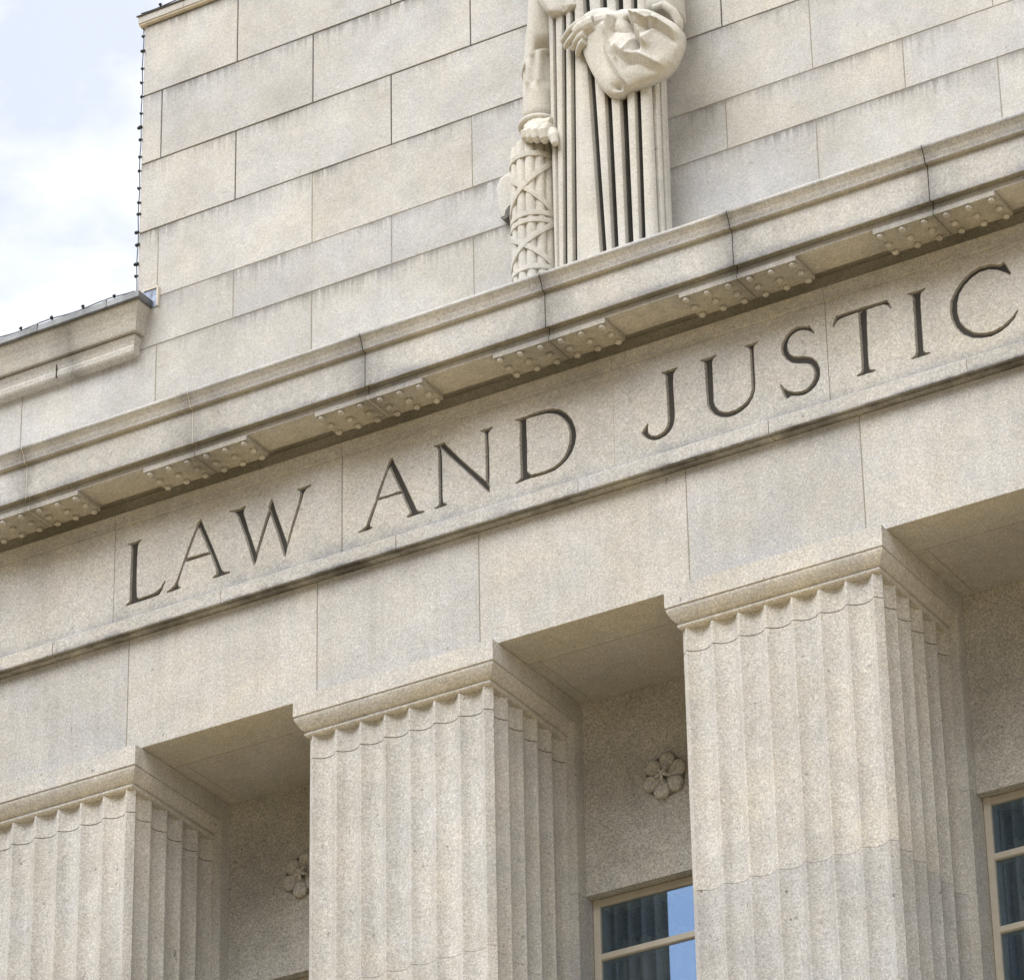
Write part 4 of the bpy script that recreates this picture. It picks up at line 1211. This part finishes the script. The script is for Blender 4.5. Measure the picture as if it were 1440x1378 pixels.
AXE_F = [(x if x < 2.66 else x + 0.10, z) for x, z in AXE]
ax.loft([[(x, 0.10, z) for x, z in AXE_F], [(x, 0.066, z) for x, z in AXE_F], [(2.66 + (x - 2.66) * 0.97, 0.060, 2.72 + (z - 2.72) * 0.95) for x, z in AXE_F]])
ax.box(2.66, 2.80, -0.02, 0.099, 2.66, 2.78)
ax.loft([[(x, 0.095, z) for x, z in AXE_SHADE], [(x, 0.040, z) for x, z in AXE_SHADE]], mi=1)  # separate dark piece: shadow under the blade given as shape and colour
sbuild(ax, 'axe_blade', [M_statue, M_fold])

# torso, shoulders and head above the picture edge
to = MB()
rr_ = []
for z, cx_, rx, ry in ((4.28, 3.22, 0.33, 0.24), (4.4, 3.22, 0.345, 0.25), (4.55, 3.22, 0.36, 0.24), (4.66, 3.22, 0.33, 0.20), (4.74, 3.22, 0.22, 0.15), (4.80, 3.22, 0.10, 0.10), (4.90, 3.22, 0.085, 0.09)):
    rr_.append(ell_ring(cx_, -0.03, z, rx, ry, 0, 40, 0.015, 9))
to.loft(rr_, smooth=True)
sbuild(to, 'torso', [M_statue])
hd = MB()
hd.ball((3.22, -0.06, 5.07), (0.12, 0.145, 0.185), 24, 16)
hd.tube([(3.22, -0.195, 5.10), (3.22, -0.225, 5.05), (3.22, -0.20, 5.035)], [0.014, 0.022, 0.02])
for s in (-1, 1):
    hd.ball((3.22 + s * 0.05, -0.178, 5.10), (0.02, 0.015, 0.011))
    hd.ball((3.22 + s * 0.122, -0.04, 5.07), (0.02, 0.03, 0.042))
hd.ball((3.22, -0.19, 4.985), (0.036, 0.018, 0.011))
hd.tube([(3.22, -0.03, 4.86), (3.22, -0.05, 4.98)], [0.085, 0.08], seg=16)
remeshed(hd, 'head', [M_statue], 0.009, 3)
hr = MB()
hr.ball((3.22, -0.03, 5.13), (0.135, 0.15, 0.16), 24, 14)
hr.ball((3.22, 0.05, 5.02), (0.13, 0.09, 0.15), 20, 10)
sbuild(hr, 'hair', [M_statue])

# ------------------------------------------------------------------ strings of small lamps along the stone edges
def light_string(label, pts, bulbs, outward, group='strings of lights along the roof edges'):
    root = empty('light_string', pts[0])
    tag(root, label, 'string lights', group)
    inv = Matrix.Translation(-Vector(pts[0]))
    m = MB()
    m.tube(pts, 0.0035, seg=6)
    o = m.build('cable', [M_black])
    o.parent = root
    o.matrix_parent_inverse = inv
    for i, p in enumerate(bulbs):
        b = MB()
        s = 0.30 + 0.45 * random.random() ** 1.5
        d = Vector(outward).normalized()
        p = Vector(p)
        b.tube([p - d * 0.012, p + d * 0.004], [0.016 * s, 0.019 * s], seg=8)
        q = (d + Vector((t_rand(0.3), t_rand(0.3), t_rand(0.5)))).normalized()
        b.tube([p, p + q * 0.012 * s, p + q * 0.026 * s, p + q * 0.032 * s], [0.010, 0.012, 0.010, 0.004], seg=8)
        o = b.build('bulb', [M_black])
        o.parent = root
        o.matrix_parent_inverse = inv
zs = np.arange(5.12, 3.16, -0.113)
light_string('string of small dark lamps running down the left corner of the tall wall',
             [(-0.2025 - 0.003 * math.sin(z * 17), 0.097, z) for z in np.arange(5.19, 3.10, -0.05)],
             [(-0.204 + t_rand(0.005), 0.096, z + t_rand(0.02)) for z in zs], (-1, -0.15, 0.1))
light_string('string of small dark lamps lying along the lower left parapet cap',
             [(x, -0.035, 3.128 + 0.006 * math.sin(x * 14)) for x in np.arange(-0.12, -6, -0.06)],
             [(x, -0.038, 3.135) for x in np.arange(-0.27, -6, -0.235)], (0, -0.35, 1))
light_string('string of small dark lamps along the top edge of the tall wall',
             [(x, 0.075, 5.292 + 0.005 * math.sin(x * 15)) for x in np.arange(-0.21, 9.4, 0.06)],
             [(x, 0.072, 5.30) for x in np.arange(-0.06, 4.0, 0.222)], (0, -0.3, 1))

# ------------------------------------------------------------------ paved forecourt below (outside the picture; its bounce lights the soffits)
g = MB()
g.add([(-400, -400, GROUND), (400, -400, GROUND), (400, 400, GROUND), (-400, 400, GROUND)], [(0, 1, 2, 3)])
tag(g.build('ground', [M_ground]), kind='structure')

def sky_blocker(x0, x1, y0, y1, ztop, label):
    root = empty('front_sky_blocker', ((x0 + x1) / 2, (y0 + y1) / 2, GROUND))
    tag(root, label, 'building')
    inv = Matrix.Translation(-Vector(root.location))
    m = MB()
    m.box(x0, x1, y0, y1, GROUND, ztop)
    z = GROUND + 4
    while z < ztop - 1:
        m.box(x0 + 0.3, x1 - 0.3, y1, y1 + 0.15, z, z + 0.9)
        z += 3.4
    o = m.build('wall', [M_blocker])
    o.parent = root
    o.matrix_parent_inverse = inv
# two unseen blocks added to shade the front sky; the pane reflects their gap
YO = -42.0
XB = 2.80 - 0.5417 * (-YO + 1.03 + 18) - 1.2
sky_blocker(XB - 30, XB, YO - 18, YO, 32, 'unseen dark block added to shade the front sky, left of the narrow gap')
sky_blocker(-18.4, 20, YO - 18, YO, 27, 'unseen dark block added to shade the front sky, right of the narrow gap')
